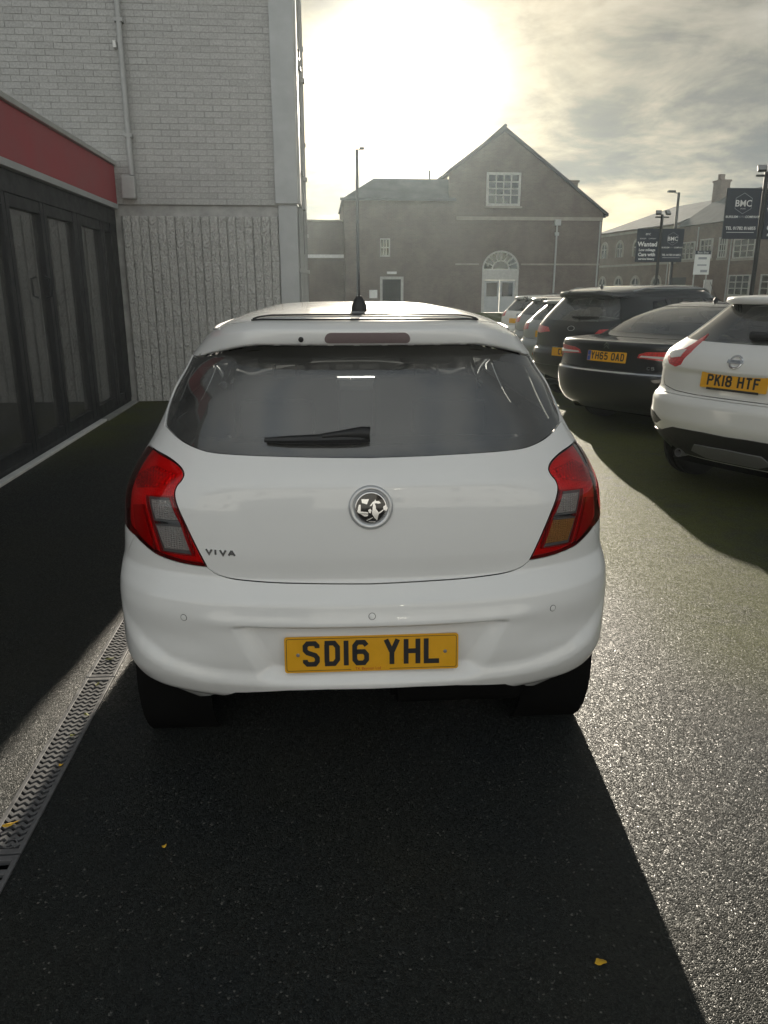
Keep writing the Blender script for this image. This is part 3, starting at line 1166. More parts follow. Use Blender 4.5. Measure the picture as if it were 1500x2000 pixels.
def sash(root, x0, x1, z0, z1, y, cols, rows_z, fr=.09, bar=.045, depth=.12, name='window', glz=None, mat=None):
    """window with frame, glazing bars and each pane a piece of its own"""
    mat = mat or M_FRAME
    mb = MB()
    mb.box(x0, x0 + fr, y - .03, y + depth, z0, z1).box(x1 - fr, x1, y - .03, y + depth, z0, z1)
    mb.box(x0 + fr, x1 - fr, y - .03, y + depth, z0, z0 + fr).box(x0 + fr, x1 - fr, y - .03, y + depth, z1 - fr, z1)
    xs = [x0 + fr + (x1 - x0 - 2 * fr) * c for c in cols]
    zs = [z0 + fr + (z1 - z0 - 2 * fr) * c for c in rows_z]
    for c in xs[1:-1]:
        mb.box(c - bar / 2, c + bar / 2, y, y + depth - .01, z0 + fr, z1 - fr)
    for c in zs[1:-1]:
        mb.box(x0 + fr, x1 - fr, y + .004, y + depth - .014, c - bar / 2, c + bar / 2)
    wn = mb.build(name, mat, root)
    for i in range(len(xs) - 1):
        for j in range(len(zs) - 1):
            MB().box(xs[i], xs[i + 1], y + .05, y + .06, zs[j], zs[j + 1]).build('pane', glz or M_DARKGL, wn)
    return wn


def build_gable():
    X0, Y0 = 11.3, 50.0
    root = empty('gabled_building', (X0, Y0, 0), label='tall brick building with pointed gable and arched doorway behind parked cars', category='building')

    # front gable wall (with openings left out by building it from pieces around them)
    def P(pts):
        return [(x - X0, z) for x, z in pts]
    mb = MB()
    plate_poly(mb, P([(8.05, 0), (10.23, 0), (10.23, 2.67)] + [(11.4 - 1.175 * cos(a), 2.67 + 1.1 * sin(a)) for a in np.linspace(0.15, pi / 2, 8)] + [(11.4, 6.35), (10.3, 6.35), (10.3, 8.3), (11.4, 8.3), (11.31, 10.55), (8.05, 8.22)]), 0, .5)
    plate_poly(mb, P([(4.9, 5.9), (8.398, 5.9), (8.398, 8.45), (4.9, 5.96)]), 3.2, 3.5)
    plate_poly(mb, P([(17.75, 0), (17.75, 6.03), (11.31, 10.55), (11.4, 8.3), (12.48, 8.3), (12.48, 6.35), (11.4, 6.35)] + [(11.4 + 1.175 * cos(a), 2.67 + 1.1 * sin(a)) for a in np.linspace(pi / 2, 0.15, 8)] + [(12.575, 2.67), (12.575, 0)]), 0, .5)
    mb.build('front_wall', M_BR1, root)
    MB().box(6.45 - .3, 6.45, .5, 14, 0, 6.0).build('side_wall', M_BR1, root)
    # roof slopes
    rf = MB()
    for s in (-1, 1):
        v = []
        for x0, x1, ya in ((0, 6.75, -.18),) if s > 0 else ((0, 3.35, -.18), (3.35, 6.75, 2.6)):
            v = []
            for y in (ya, 14):
                for x, dz in ((x0, 0), (x1, 0), (x1, .17), (x0, .2)):
                    v.append((s * x, y, 10.62 - x * .714 + dz))
            rf.add(v, [(0, 1, 2, 3), (7, 6, 5, 4), (0, 4, 5, 1), (1, 5, 6, 2), (2, 6, 7, 3), (0, 3, 7, 4)])
    r = rf.build('roof', M_SLATE, root)
    MB().tube([(0, -.2, 10.84), (0, 14, 10.84)], .10, 8).build('ridge_tile', M_SLATE, r, smooth=True)
    MB().box(3.75, 4.85, .4, 1.6, 6.5, 7.80).box(3.68, 4.92, .33, 1.67, 7.80, 7.93).build('chimney', M_BR1, r)
    # stone bands
    MB().box(-2.8, 6.45, -.05, .0, 5.55, 5.75).build('stone_band', M_STONE, root)
    MB().box(-2.8, -1.3, -.04, .0, 2.9, 3.0).build('stone_band', M_STONE, root)
    MB().box(1.4, 6.45, -.04, .0, 2.9, 3.0).build('stone_band', M_STONE, root)
    # gable window
    sash(root, -.97, 1.15, 6.38, 8.28, .03, [0, .25, .5, .75, 1], [0, .3, .52, .76, 1], fr=.13, bar=.07)
    sill = MB().box(-1.08, 1.26, -.12, .1, 6.25, 6.36).build('window_sill', M_STONE, root)
    # arched doorway: fanlight with spokes, panel, doors
    cx = .1
    fan = MB()
    for a0, a1 in zip(np.linspace(0, pi, 17)[:-1], np.linspace(0, pi, 17)[1:]):
        for r0, r1 in ((1.08, 1.19), (.50, .56)):
            pts = [(cx + r0 * cos(a0), 2.67 + r0 * sin(a0) * .93), (cx + r1 * cos(a0), 2.67 + r1 * sin(a0) * .93), (cx + r1 * cos(a1), 2.67 + r1 * sin(a1) * .93), (cx + r0 * cos(a1), 2.67 + r0 * sin(a1) * .93)]
            plate_poly(fan, pts, .0, .14)
    for a in np.linspace(0, pi, 9)[1:-1]:
        c, s = cos(a), sin(a) * .93
        plate_poly(fan, [(cx + .55 * c + .03 * s, 2.67 + .55 * s - .03 * c), (cx + 1.09 * c + .03 * s, 2.67 + 1.09 * s - .03 * c), (cx + 1.09 * c - .03 * s, 2.67 + 1.09 * s + .03 * c), (cx + .55 * c - .03 * s, 2.67 + .55 * s + .03 * c)], .02, .12)
    fl = fan.build('fanlight', M_FRAME, root)
    pn = MB()
    for k, (a0, a1) in enumerate(zip(np.linspace(0, pi, 9)[:-1], np.linspace(0, pi, 9)[1:])):
        am = (a0 + a1) / 2
        q = MB()
        plate_poly(q, [(cx + .53 * cos(a0), 2.67 + .53 * .93 * sin(a0)), (cx + 1.1 * cos(a0), 2.67 + 1.1 * .93 * sin(a0)), (cx + 1.1 * cos(am), 2.67 + 1.1 * .93 * sin(am)), (cx + 1.1 * cos(a1), 2.67 + 1.1 * .93 * sin(a1)), (cx + .53 * cos(a1), 2.67 + .53 * .93 * sin(a1))], .06, .07)
        q.build('pane', M_DARKGL, fl)
    q = MB()
    plate_poly(q, [(cx + .52 * cos(a), 2.67 + .52 * .93 * sin(a)) for a in np.linspace(0, pi, 10)], .06, .07)
    q.build('pane', M_DARKGL, fl)
    dr = MB().box(cx - 1.17, cx + 1.17, .0, .16, 2.0, 2.66).box(cx - 1.17, cx - 1.0, .0, .16, 0, 2.0).box(cx + 1.0, cx + 1.17, .0, .16, 0, 2.0).build('door_surround', M_FRAME, root)
    for s in (-1, 1):
        MB().box(cx + s * .02, cx + s * .98, .10, .15, .02, 1.98).box(cx + s * .12, cx + s * .88, .08, .10, .15, .85).build('door', M_GREYMET, root)
        MB().box(cx + s * .15, cx + s * .85, .085, .095, 1.0, 1.85).build('pane', M_DARKGL, dr)
    # rainwater pipe with hopper
    mb = MB().tube([(3.54, -.1, 0), (3.54, -.1, 5.3)], .06, 8).box(3.35, 3.73, -.25, -.01, 5.25, 5.6).box(3.42, 3.66, -.2, -.01, 4.65, 4.85)
    mb.build('rainwater_pipe', M_PIPE, root, True)
    MB().tube([(6.3, -.08, 0), (6.3, -.08, 5.5)], .05, 8).build('rainwater_pipe', M_PIPE, root, True)
    MB().box(6.45, 6.6, -.1, 14, 5.72, 5.86).build('gutter', M_STEEL, root)
    # --- left wing with hipped roof
    wx0, wx1 = 1.6 - X0, 8.396 - X0
    door = (3.77 - X0, 5.25 - X0)
    wy = -.02
    MB().box(wx0, door[0], wy, wy + .4, 0, 6.7).box(door[0], door[1], wy, wy + .4, 2.2, 3.38).box(door[1], wx1, wy, wy + .4, 0, 6.7)\
        .box(door[0], 4.40 - X0, wy, wy + .4, 4.45, 6.7).box(4.40 - X0, door[1], wy, wy + .4, 3.38, 6.7).box(door[0], door[0] + .004, wy, wy + .4, 3.38, 4.45).build('wing_wall', M_BR1, root)
    MB().box(wx0, wx0 + .4, wy + .4, 11, 0, 6.7).build('wing_side_wall', M_BR1, root)
    sash(root, door[0] + .004, 4.40 - X0, 3.38, 4.45, wy + .05, [0, .33, .67, 1], [0, .5, 1], fr=.07, bar=.05)
    sash(root, door[0], door[1], 0.0, 2.2, wy + .06, [0, 1], [0, 1], fr=.16, name='doorway', glz=M_BLACK)
    MB().box(3.1 - X0, 3.6 - X0, wy - .03, wy, .9, 1.4).build('notice_board', M_WHITE, root)
    MB().box(4.2 - X0, 4.8 - X0, wy - .15, wy, 2.35, 2.5).build('door_lamp', M_WHITE, root)
    hx0, hx1 = wx0 - .15, wx1 + .02
    v = [(hx0, wy - .2, 6.68), (hx1, wy - .2, 6.68), (hx1, 10, 6.68), (hx0, 10, 6.68), (hx0 + 2.1, wy + 2.2, 8.13), (hx1, wy + 2.2, 8.13), (hx1, wy + 6.2, 8.13), (hx0 + 2.1, wy + 6.2, 8.13)]
    MB().add(v, [(0, 1, 5, 4), (0, 4, 7, 3), (4, 5, 6, 7), (7, 6, 2, 3), (0, 3, 2, 1), (1, 2, 6, 5)]).build('wing_roof', M_SLATE, root)
    MB().box(hx0 - .1, hx1, wy - .3, wy - .18, 6.60, 6.74).build('gutter', M_STEEL, root)
    MB().box(5.9 - X0, 7.1 - X0, wy + 3, wy + 4, 8.135, 8.22).build('roof_vent', M_STEEL, root)
    MB().tube([(7.2 - X0, wy + 3, 8.135), (7.2 - X0, wy + 3, 8.75)], .05, 6).build('vent_pipe', M_STEEL, root)
    # low flat annexe on the far left
    ax0, ax1 = -6.0 - X0, 1.58 - X0
    MB().box(ax0, ax1, 1.5, 9, 0, 5.5).build('annexe_wall', M_BR1, root)
    MB().box(ax0 - .1, ax1, 1.38, 9, 5.504, 5.62).build('annexe_coping', M_STONE, root)
    MB().box(ax0, ax1, 1.40, 1.496, 3.35, 3.55).build('annexe_ledge', M_WHITE, root)
    return root


build_gable()


# ------------------------------------------------------------------ long brick mill along the side street
def build_mill():
    A, B = Vector((26.5, 75, 0)), Vector((29.5, 52, 0))
    d = (B - A)
    ang = atan2(d.y, d.x)
    root = empty('brick_mill', A, ang, label='long brick terrace with arched windows behind the advertising banners', category='building')
    # local x runs along the facade towards the camera, local +y is behind the wall
    # (the facade faces local -y)
    L1, L2 = 13.2, 34.0
    opens = []

    def arch(cx, z0, zs, hw, name):
        opens.append((cx - hw, cx + hw, z0, zs + hw))
        fr = MB()
        for a0, a1 in zip(np.linspace(0, pi, 9)[:-1], np.linspace(0, pi, 9)[1:]):
            plate_poly(fr, [(cx + hw * cos(a0), zs + hw * sin(a0)), (cx + (hw + .22) * cos(a0), zs + (hw + .22) * sin(a0)), (cx + (hw + .22) * cos(a1), zs + (hw + .22) * sin(a1)), (cx + hw * cos(a1), zs + hw * sin(a1))], -.06, .02)
        fr.box(cx - hw - .22, cx - hw, -.055, .02, z0, zs).box(cx + hw, cx + hw + .22, -.055, .02, z0, zs)
        w_ = fr.build(name, M_STONE, root)
        pts = [(cx + hw * cos(a), zs + hw * sin(a)) for a in np.linspace(0, pi, 9)]
        for s in (0, 1):
            q = MB()
            half = [(cx, z0)] + ([(cx + hw, z0)] + pts[:5] if s == 0 else pts[4:] + [(cx - hw, z0)])
            plate_poly(q, half, -.012, -.004)
            q.build('pane', M_DARKGL, w_)
        b = MB().box(cx - .03, cx + .03, -.03, -.013, z0, zs + hw).box(cx - hw, cx + hw, -.028, -.014, zs - .03, zs + .03)
        b.build('glazing_bar', M_FRAME, w_)

    MB().box(0, L1, 0, .4, 0, 6.35).build('mill_wall', M_BR2, root)
    MB().box(L1, L2, 0, .4, 0, 6.05).build('terrace_wall', M_BR2, root)
    MB().box(-.1, 0, 0, 12, 0, 6.35).build('end_wall', M_BR2, root)
    for cx in (1.1, 4.0, 7.0, 10.0):
        arch(cx, 4.15, 4.9, .5, 'arched_window')
    for cx in (1.15, 4.25, 7.2, 10.6):
        arch(cx, .3, 1.75, .6, 'arched_window')
    for z in (6.05, 3.35):
        MB().box(-.1, L1, -.09, -.001, z, z + .18).build('stone_band', M_STONE, root)
    # slate roofs
    v = [(-.4, -.3, 6.36), (L1, -.3, 6.36), (L1, 5.5, 8.6), (3.2, 5.5, 8.6), (-.4, 12, 6.36), (L1, 12, 6.36)]
    r = MB().add(v, [(0, 1, 2, 3), (0, 3, 4), (3, 2, 5, 4), (1, 5, 2), (0, 4, 5, 1)]).build('roof', M_SLATE, root)
    v = [(L1 + .02, -.3, 6.07), (L2, -.3, 6.07), (L2, 3.6, 8.6), (L1 + .02, 3.6, 8.6), (L1 + .02, 8, 6.07), (L2, 8, 6.07)]
    r2 = MB().add(v, [(0, 1, 2, 3), (3, 2, 5, 4), (0, 3, 4), (1, 5, 2), (0, 4, 5, 1)]).build('roof', M_SLATE, root)
    MB().box(L1 - .1, L1 + .9, 2.6, 3.4, 6.5, 9.35).box(L1 - .18, L1 + .98, 2.55, 3.45, 9.35, 9.5).box(L1 + .1, L1 + .4, 2.8, 3.2, 9.5, 9.95).build('chimney', M_BR2, r2)
    # terrace windows
    for x0, x1, z0, z1 in ((13.9, 15.6, 3.6, 4.9), (16.3, 17.8, 3.6, 5.0), (20.3, 22.6, 3.5, 4.8), (24.4, 26.4, 3.5, 4.8), (20.2, 22.5, 1.0, 2.4), (23.6, 26.0, 1.0, 2.4), (18.6, 19.5, 3.6, 5.0), (28.0, 30.4, 3.5, 4.8)):
        sash(root, x0, x1, z0, z1, -.09, [0, .33, .67, 1], [0, .33, .67, 1], fr=.08, bar=.05, depth=.085, glz=M_DARKGL)
        MB().box(x0 - .1, x1 + .1, -.12, -.001, z0 - .16, z0 - .01).build('window_sill', M_STONE, root)
    for x in (.2, 12.15, 15.9, 20.0):
        MB().tube([(x, -.08, 0), (x, -.08, 5.9)], .05, 8).build('rainwater_pipe', M_PIPE, root, True)
    MB().box(12.6, 14.8, -.05, -.001, 0, 2.3).build('shutter_door', M_STEEL, root)
    MB().box(17.2, 18.2, -.05, -.001, 0, 2.1).build('door', M_WHITE, root)


build_mill()


# ------------------------------------------------------------------ drainage channel
M_GRATE = principled('galvanised_grate', (0.20, 0.20, 0.205), 0.42, 0.55, noise=.2, nscale=20)


def build_drain():
    XC, HWD = -0.941, 0.058
    PIT, LEN = 0.0278, 1.04
    bar = MB()
    xs = np.linspace(-.043, .043, 13)
    L = []
    for x in xs:
        ph = (x + .043) / .086 * 3.0
        L.append(.0065 * (2 * abs(2 * (ph % 1.0) - 1) - 1))
    n = len(xs)
    v = []
    for z in (0, -.012):
        v += [(xs[i], L[i] + .0072, z) for i in range(n)] + [(xs[i], L[i] - .0072, z) for i in range(n)]
    f = []
    for i in range(n - 1):
        f += [(i, i + 1, n + i + 1, n + i), (i + 1, i, 2 * n + i, 2 * n + i + 1), (n + i, n + i + 1, 3 * n + i + 1, 3 * n + i)]
    bme = MB().add(v, f).mesh('bar', M_GRATE)
    sme = MB().box(-.043, .043, -.0095, .0095, -.012, 0, .001).mesh('bar', M_GRATE)
    lab = ['grey drain grate with wavy slots and a yellow leaf stuck in it', 'grey drain grate with wavy slots beside the rear tyre', 'grey drain grate running alongside the white hatchback', 'grey drain grate beside the front wheel of the hatchback', 'grey drain grate lying behind the joint nearest the viewer']
    ys = [1.90 - LEN, 1.90, 1.90 + LEN, 1.90 + 2 * LEN, 1.90 + 3 * LEN]
    labs = [lab[4], lab[0], lab[1], lab[2], lab[3]]
    labs[0] = 'grey drain grate with plain straight slots, joined to the wavy ones'
    for y, lb in zip(ys, labs):
        root = empty('drain_grate', (XC, y, .0), label=lb, category='drain', group='grates of the drainage channel')
        rail = MB()
        for s in (-1, 1):
            rail.box(s * .043, s * .0571, .004, LEN - .004, -.012, .0055, .0015)
        rail.box(-.043, .043, .004, .024, -.012, .0045, .001).box(-.043, .043, LEN - .024, LEN - .004, -.012, .0045, .001)
        rail.build('grate_frame', M_GRATE, root)
        MB().box(-.058, .058, .0, LEN, -.10, -.085).box(-.0592, -.0572, .0, LEN, -.085, -.001).box(.0572, .0592, .0, LEN, -.085, -.001).build('channel_bed', principled('channel_bed', (.012, .012, .011), .9, noise=.3, nscale=30), root)
        k = 0
        yy = .024 + PIT * .7
        while yy < LEN - .03:
            link('bar', sme if lb == labs[0] else bme, root, (0, yy, .0048))
            yy += PIT * (1.45 if lb == labs[0] else 1)
        if lb == lab[0]:
            MB().lathe([(.020, .0049), (.020, .0056), (.016, .0056), (.016, .0049)], 20, Matrix.Translation((.012, .045, 0)), closed=True).build('maker_mark', M_GRATE, root)


build_drain()


# ------------------------------------------------------------------ unseen terrace added behind the viewer for fill light and paintwork reflections
def build_fill_terrace():
    root = empty('unseen_fill_terrace', (2.0, -17.0, 0), 0, label='plain grey terrace added unseen behind the viewer for fill light, mirrored in the car paint', category='building')
    MB().box(-26, 26, -8, 0, 0, 6.6).build('wall', principled('grey_render', (.38, .40, .42), .9, noise=.25, nscale=.8), root)
    v = [(-26.4, -8.3, 6.6), (26.4, -8.3, 6.6), (26.4, .4, 6.6), (-26.4, .4, 6.6), (-26.4, -4, 9.2), (26.4, -4, 9.2)]
    MB().add(v, [(0, 1, 5, 4), (2, 3, 4, 5), (0, 4, 3), (1, 2, 5), (0, 3, 2, 1)]).build('roof', M_SLATE, root)
    for x in np.arange(-22, 23, 5.5):
        for z in (1.0, 4.0):
            f = MB().box(x - .7, x + .7, .002, .05, z, z + 1.6).build('window', M_WHITE, root)
            MB().box(x - .6, x + .6, .055, .06, z + .1, z + 1.5).build('pane', M_DARKGL, f)


build_fill_terrace()

# ================================================================== shared car pieces
M_TYRE = principled('tyre_rubber', (0.010, 0.010, 0.010), 0.75, noise=.25, nscale=30, bump=.2, bscale=200)
M_ALLOY = principled('alloy', (0.42, 0.42, 0.43), 0.35, 0.85, noise=.1)
M_CHROME = principled('chrome', (0.75, 0.75, 0.76), 0.08, 1.0)
M_BLKPL = principled('black_plastic', (0.018, 0.018, 0.019), 0.5, noise=.15, nscale=30)
M_GLOSSBLK = principled('gloss_black', (0.008, 0.008, 0.009), 0.08, coat=.6)
M_UNDER = principled('underbody', (0.006, 0.006, 0.006), 0.95, spec=.1, noise=.2)
M_CLOTH = principled('seat_cloth', (0.035, 0.036, 0.038), 0.9, noise=.2, nscale=40)
M_DASH = principled('dashboard', (0.03, 0.03, 0.032), 0.6, noise=.15)
M_REARGL = glass('tinted_rear_glass', (0.38, 0.41, 0.43), 0.0, 1.95, dirt_veil=.115)  # film raised to put veiling glare and reflected sky into the glass colour
M_SIDEGL = glass('tinted_side_glass', (0.35, 0.40, 0.40), 0.0, 1.52, dirt_veil=.03)
M_CLEARGL = glass('windscreen_glass', (0.75, 0.80, 0.78), 0.0, 1.52, dirt_veil=.02)
M_LENSR = glass('red_lens', (0.95, 0.09, 0.10), 0.03, 1.5, bumpy=.0)
M_LENSC = glass('clear_lens', (0.88, 0.88, 0.88), 0.03, 1.5)
M_LAMPTRIM = principled('lamp_trim', (0.05, 0.008, 0.010), 0.15, coat=.6)
M_PLATE = principled('yellow_plate', (0.72, 0.36, 0.010), 0.35, noise=.05, nscale=20)
M_PLCHAR = principled('plate_character', (0.012, 0.013, 0.016), 0.45)
M_PLBLUE = principled('plate_blue', (0.02, 0.06, 0.30), 0.4)
M_PLRED = principled('plate_red_print', (0.45, 0.04, 0.02), 0.5)
M_AMBER = principled('amber_bulb', (.75, .26, .03), .2, coat=.5)
M_REDPL = principled('red_reflector', (0.42, 0.012, 0.015), 0.15, coat=.7)


def cell_mat(name, col, metal, scale, strength, kind='VORONOI', rough=.22):
    m = bpy.data.materials.new(name)
    m.use_nodes = True
    t = NT(m.node_tree)
    out = t.n('ShaderNodeOutputMaterial')
    co = t.n('ShaderNodeTexCoord').outputs['Object']
    if kind == 'VORONOI':
        h = t.n('ShaderNodeTexVoronoi', inp={'Vector': co, 'Scale': scale, 'Randomness': .25}).outputs[0]
    else:
        sp_ = t.n('ShaderNodeSeparateXYZ', inp={0: co})
        h = t.math('ADD', t.math('SINE', t.math('MULTIPLY', sp_.outputs[0], scale * 6.28)), t.math('MULTIPLY', t.math('SINE', t.math('MULTIPLY', sp_.outputs[2], scale * 9)), .8))
    bp = t.n('ShaderNodeBump', inp={'Strength': strength, 'Distance': .004, 'Height': h})
    b = t.n('ShaderNodeBsdfPrincipled', inp={'Base Color': tuple(col) + (1,), 'Metallic': metal, 'Roughness': rough, 'Normal': bp.outputs[0]})
    t.t.links.new(b.outputs[0], out.inputs[0])
    return m


M_CELLR = cell_mat('red_prism', (.92, .22, .22), .1, 130, .9)
M_CELLC = cell_mat('clear_prism', (1.0, 1.0, .98), .15, 115, .9, 'BARS')
M_CELLGLOW = cell_mat('amber_glow_prism', (.95, .50, .16), .2, 115, .9, 'BARS')  # sun glow through the right lamp, put into the prism colour
M_LAMPDK = principled('lamp_dark', (.20, .20, .205), .3, .2)


def wheel(root, x, y, r, w, s, rimr=None):
    """tyre turned about the x axis with tread grooves; the rim is its child"""
    rimr = rimr or r * .66
    h = w / 2
    prof = [(rimr, -h * .82), (rimr + .012, -h * .95), (r * .84, -h), (r * .90, -h * .985), (r * .945, -h * .92), (r * .975, -h * .82), (r * .992, -h * .68)]
    for gpos in (-.45, 0, .45):
        prof += [(r, h * (gpos - .1)), (r - .008, h * (gpos - .075)), (r - .008, h * (gpos + .075)), (r, h * (gpos + .1))]
    prof += [(r * .992, h * .68), (r * .975, h * .82), (r * .945, h * .92), (r * .90, h * .985), (r * .84, h), (rimr + .012, h * .95), (rimr, h * .82)]
    M = Matrix.Rotation(pi / 2, 4, 'Y')
    t = MB().lathe(prof, 44, M, closed=True).build('wheel', M_TYRE, root, True, 35)
    t.location = (x, y, r)
    rim = MB().lathe([(rimr * 1.0, -h * .8), (rimr * 1.02, h * .8), (rimr * .95, h * .85), (rimr * .9, h * .5), (rimr * .9, -h * .8)], 36, M, closed=True)
    rim.lathe([(.02, h * .3), (rimr * .22, h * .3), (rimr * .22, h * .55), (.02, h * .6)], 20, M)
    for k in range(7):
        a = 2 * pi * k / 7
        Mk = Matrix.Rotation(a, 4, 'X')
        rim.box(h * .32, h * .58, -rimr * .09, rimr * .09, rimr * .15, rimr * .95, .004, Mk)
    ro = rim.build('rim', M_ALLOY, t, True, 35)
    if s < 0:
        ro.rotation_euler = (0, 0, pi)
    return t


def number_plate(car, M, chars, w=.52, h=.111, gap=.033, blue=False, border=True, supplier=None, holder=False, thick=.004):
    """yellow plate with raised characters; M: frame with z out of the plate"""
    root = MB().prism(rrect(w, h, .008), -thick, 0, M).build('number_plate', M_PLATE, car.root)
    cw, ch, st, step = .050, .079, .0145, .0605
    tot = 0
    for c in chars:
        tot += gap if c == ' ' else (.026 if c in '1I' else step)
    x = -tot / 2 + (.012 if blue else 0)
    for c in chars:
        if c == ' ':
            x += gap
            continue
        adv = .026 if c in '1I' else step
        me = glyph_mesh(c, cw, ch, st, M_PLCHAR)
        o = link('character', me, root)
        o.matrix_local = M @ Matrix.Translation((x + adv / 2, .003, .0002))
        x += adv
    if border:
        L, R = ribbon(rrect(w - .012, h - .012, .006) + [rrect(w - .012, h - .012, .006)[0]], .0016)
        n = len(L)
        mb = MB().add([(q.x, q.y, .0004) for q in L] + [(q.x, q.y, .0004) for q in R], [(i, i + n, i + n + 1, i + 1) for i in range(n - 1)])
        ob = mb.build('border_line', M_PLCHAR, root)
        ob.matrix_local = M
    if blue:
        ob = MB().prism(rrect(.042, h - .006, .004), .0002, .0008).build('blue_band', M_PLBLUE, root)
        ob.matrix_local = M @ Matrix.Translation((-w / 2 + .024, 0, 0))
    if supplier:
        back = MB().prism(rrect(.115, .011, .002), .0003, .0009).build('supplier_strip', M_PLATE, root)
        back.matrix_local = M @ Matrix.Translation((-.005, -h / 2 + .008, 0))
        o = link('supplier_print', text_mesh(supplier, .0125, M_PLRED, .0001, name='supplier_print'), root)
        o.matrix_local = M @ Matrix.Translation((-.012, -h / 2 + .0085, .0011))
    if holder:
        ob = MB().prism(rrect(w * .78, .016, .004), -.003, .003).build('plate_holder', M_BLKPL, root)
        ob.matrix_local = M @ Matrix.Translation((0, -h / 2 - .003, 0))
    for s in (-1, 1):
        ob = MB().lathe([(.0055, 0), (.0055, .0012), (.004, .0018), (.0008, .0018)], 14).build('screw', M_LAMPDK if supplier else M_PLATE, root, True)
        ob.matrix_local = M @ Matrix.Translation((s * (w / 2 - .040 if not blue else w / 2 - .02), 0, .0002))
    return root


def car_interior(car, y_rear, y_front, zfl, zseat, hw, hd=1.15, parts=True):
    """floor pan, rear bench, two front seats with headrests, dashboard and wheel"""
    R = car.root
    MB().box(-hw * .98, hw * .98, y_rear - .12, y_front + .5, zfl - .06, zfl, .01).build('floor_pan', M_UNDER, R)
    MB().box(-hw * .9, hw * .9, y_rear, y_rear + .14, zfl + .1, zseat + .42, .04).build('rear_seat', M_CLOTH, R, True)
    for s in (-1, 1):
        MB().box(s * hw * .45 - .13, s * hw * .45 + .13, y_rear + .01, y_rear + .10, zseat + .43, zseat + .56, .035).build('headrest', M_CLOTH, R, True)
        yf = y_rear + .85
        seat = MB().box(s * hw * .48 - .24, s * hw * .48 + .24, yf, yf + .13, zseat - .05, zseat + .55, .045).box(s * hw * .48 - .24, s * hw * .48 + .24, yf, yf + .5, zseat - .2, zseat - .06, .04).build('front_seat', M_CLOTH, R, True)
        MB().box(s * hw * .48 - .125, s * hw * .48 + .125, yf - .02, yf + .08, zseat + .60, zseat + .78, .04)\
            .tube([(s * hw * .48 - .05, yf + .04, zseat + .5), (s * hw * .48 - .05, yf + .04, zseat + .62)], .007, 6)\
            .tube([(s * hw * .48 + .05, yf + .04, zseat + .5), (s * hw * .48 + .05, yf + .04, zseat + .62)], .007, 6).build('headrest', M_CLOTH, seat, True)
    yd = y_rear + 1.60
    MB().box(-hw * .95, hw * .95, yd, yd + .45, zfl + .2, zseat + .40, .05).build('dashboard', M_DASH, R, True)
    Mx = Matrix.Translation((hw * .48, yd - .12, zseat + .36)) @ Matrix.Rotation(radians(68), 4, 'X')
    sw = MB()
    ring = [(.185 + .014 * cos(a), .014 * sin(a)) for a in np.linspace(0, 2 * pi, 9)[:-1]]
    sw.lathe(ring, 32, Mx, closed=True)
    sw.box(-.17, .17, -.02, .02, -.012, .012, .004, Mx).box(-.02, .02, -.17, 0, -.012, .012, .004, Mx)
    sw.build('steering_wheel', M_DASH, R, True)


def front_glass(car, z0, z1, du0=.32, du1=.42, name='windscreen', mat=None):
    S = car.S
    nu, nv = 24, 10
    us = np.concatenate([np.linspace(-1, 0, nu), np.linspace(0, 1, nu)[1:]])
    v_, f = [], []
    for j in range(nv + 1):
        v = z0 + (z1 - z0) * j / nv
        for s in us:
            u0 = S.B + du0 + (du1 - du0) * j / nv
            a = S.Cc - (S.Cc - u0) * abs(s)
            v_.append(tuple(S.pos(np.array([a if s >= 0 else -a]), np.array([v]))[0]))
    n = len(us)
    for j in range(nv):
        for i in range(n - 1):
            f.append((j * n + i, j * n + i + 1, j * n + n + i + 1, j * n + n + i))
    return MB().add(v_, f).build(name, mat or M_CLEARGL, car.root, True)


def body_outline(car, rear_notch, v0, v1, arches, ar, zc, ws=None):
    """outline of the main shell: sill with wheel arches, rear notch (left chain from
    the bottom up, mirrored on the right), windscreen notch at the front seam"""
    S = car.S

    def arch_pts(yc, side, full=True):
        pts = []
        for a in np.linspace(0, pi, 19):
            y, z = yc + ar * cos(a), zc + ar * sin(a)
            if z > v0 + .005:
                pts.append((S.u_at(y, z, side), z))
        return pts
    left = []
    left.append((-S.Cc, v0))
    for yc in sorted(arches, reverse=True):
        h = sqrt(max(ar * ar - (zc - v0) ** 2, 0))
        left.append((S.u_at(yc + h, v0, -1), v0))
        left += arch_pts(yc, -1)
        left.append((S.u_at(yc - h, v0, -1), v0))
    left += rear_notch
    right = mir(left)[::-1]
    top = []
    if ws:
        z0, z1, d0, d1 = ws
        top = [(S.Cc, z0), (S.B + d0, z0), (S.B + d1, z1), (S.Cc, z1), (S.Cc, v1), (-S.Cc, v1), (-S.Cc, z1), (-(S.B + d1), z1), (-(S.B + d0), z0), (-S.Cc, z0)]
    else:
        top = [(S.Cc, v1), (-S.Cc, v1)]
    return left + right + top


def mirror_pair(car, y, z, W, mat, scale=1.0):
    for s in (-1, 1):
        MB().box(s * (W + .02), s * (W + .13), y - .04, y + .07, z, z + .15, .04).box(s * (W - .03), s * (W + .06), y - .0, y + .05, z + .02, z + .06, .01).build('door_mirror', mat, car.root, True)


# ================================================================== the white hatchback
M_WHITEP = paint('white_paint', (0.82, 0.82, 0.81))
M_WHITESH = paint('white_shell_paint', (0.82, 0.82, 0.81), inner=True)


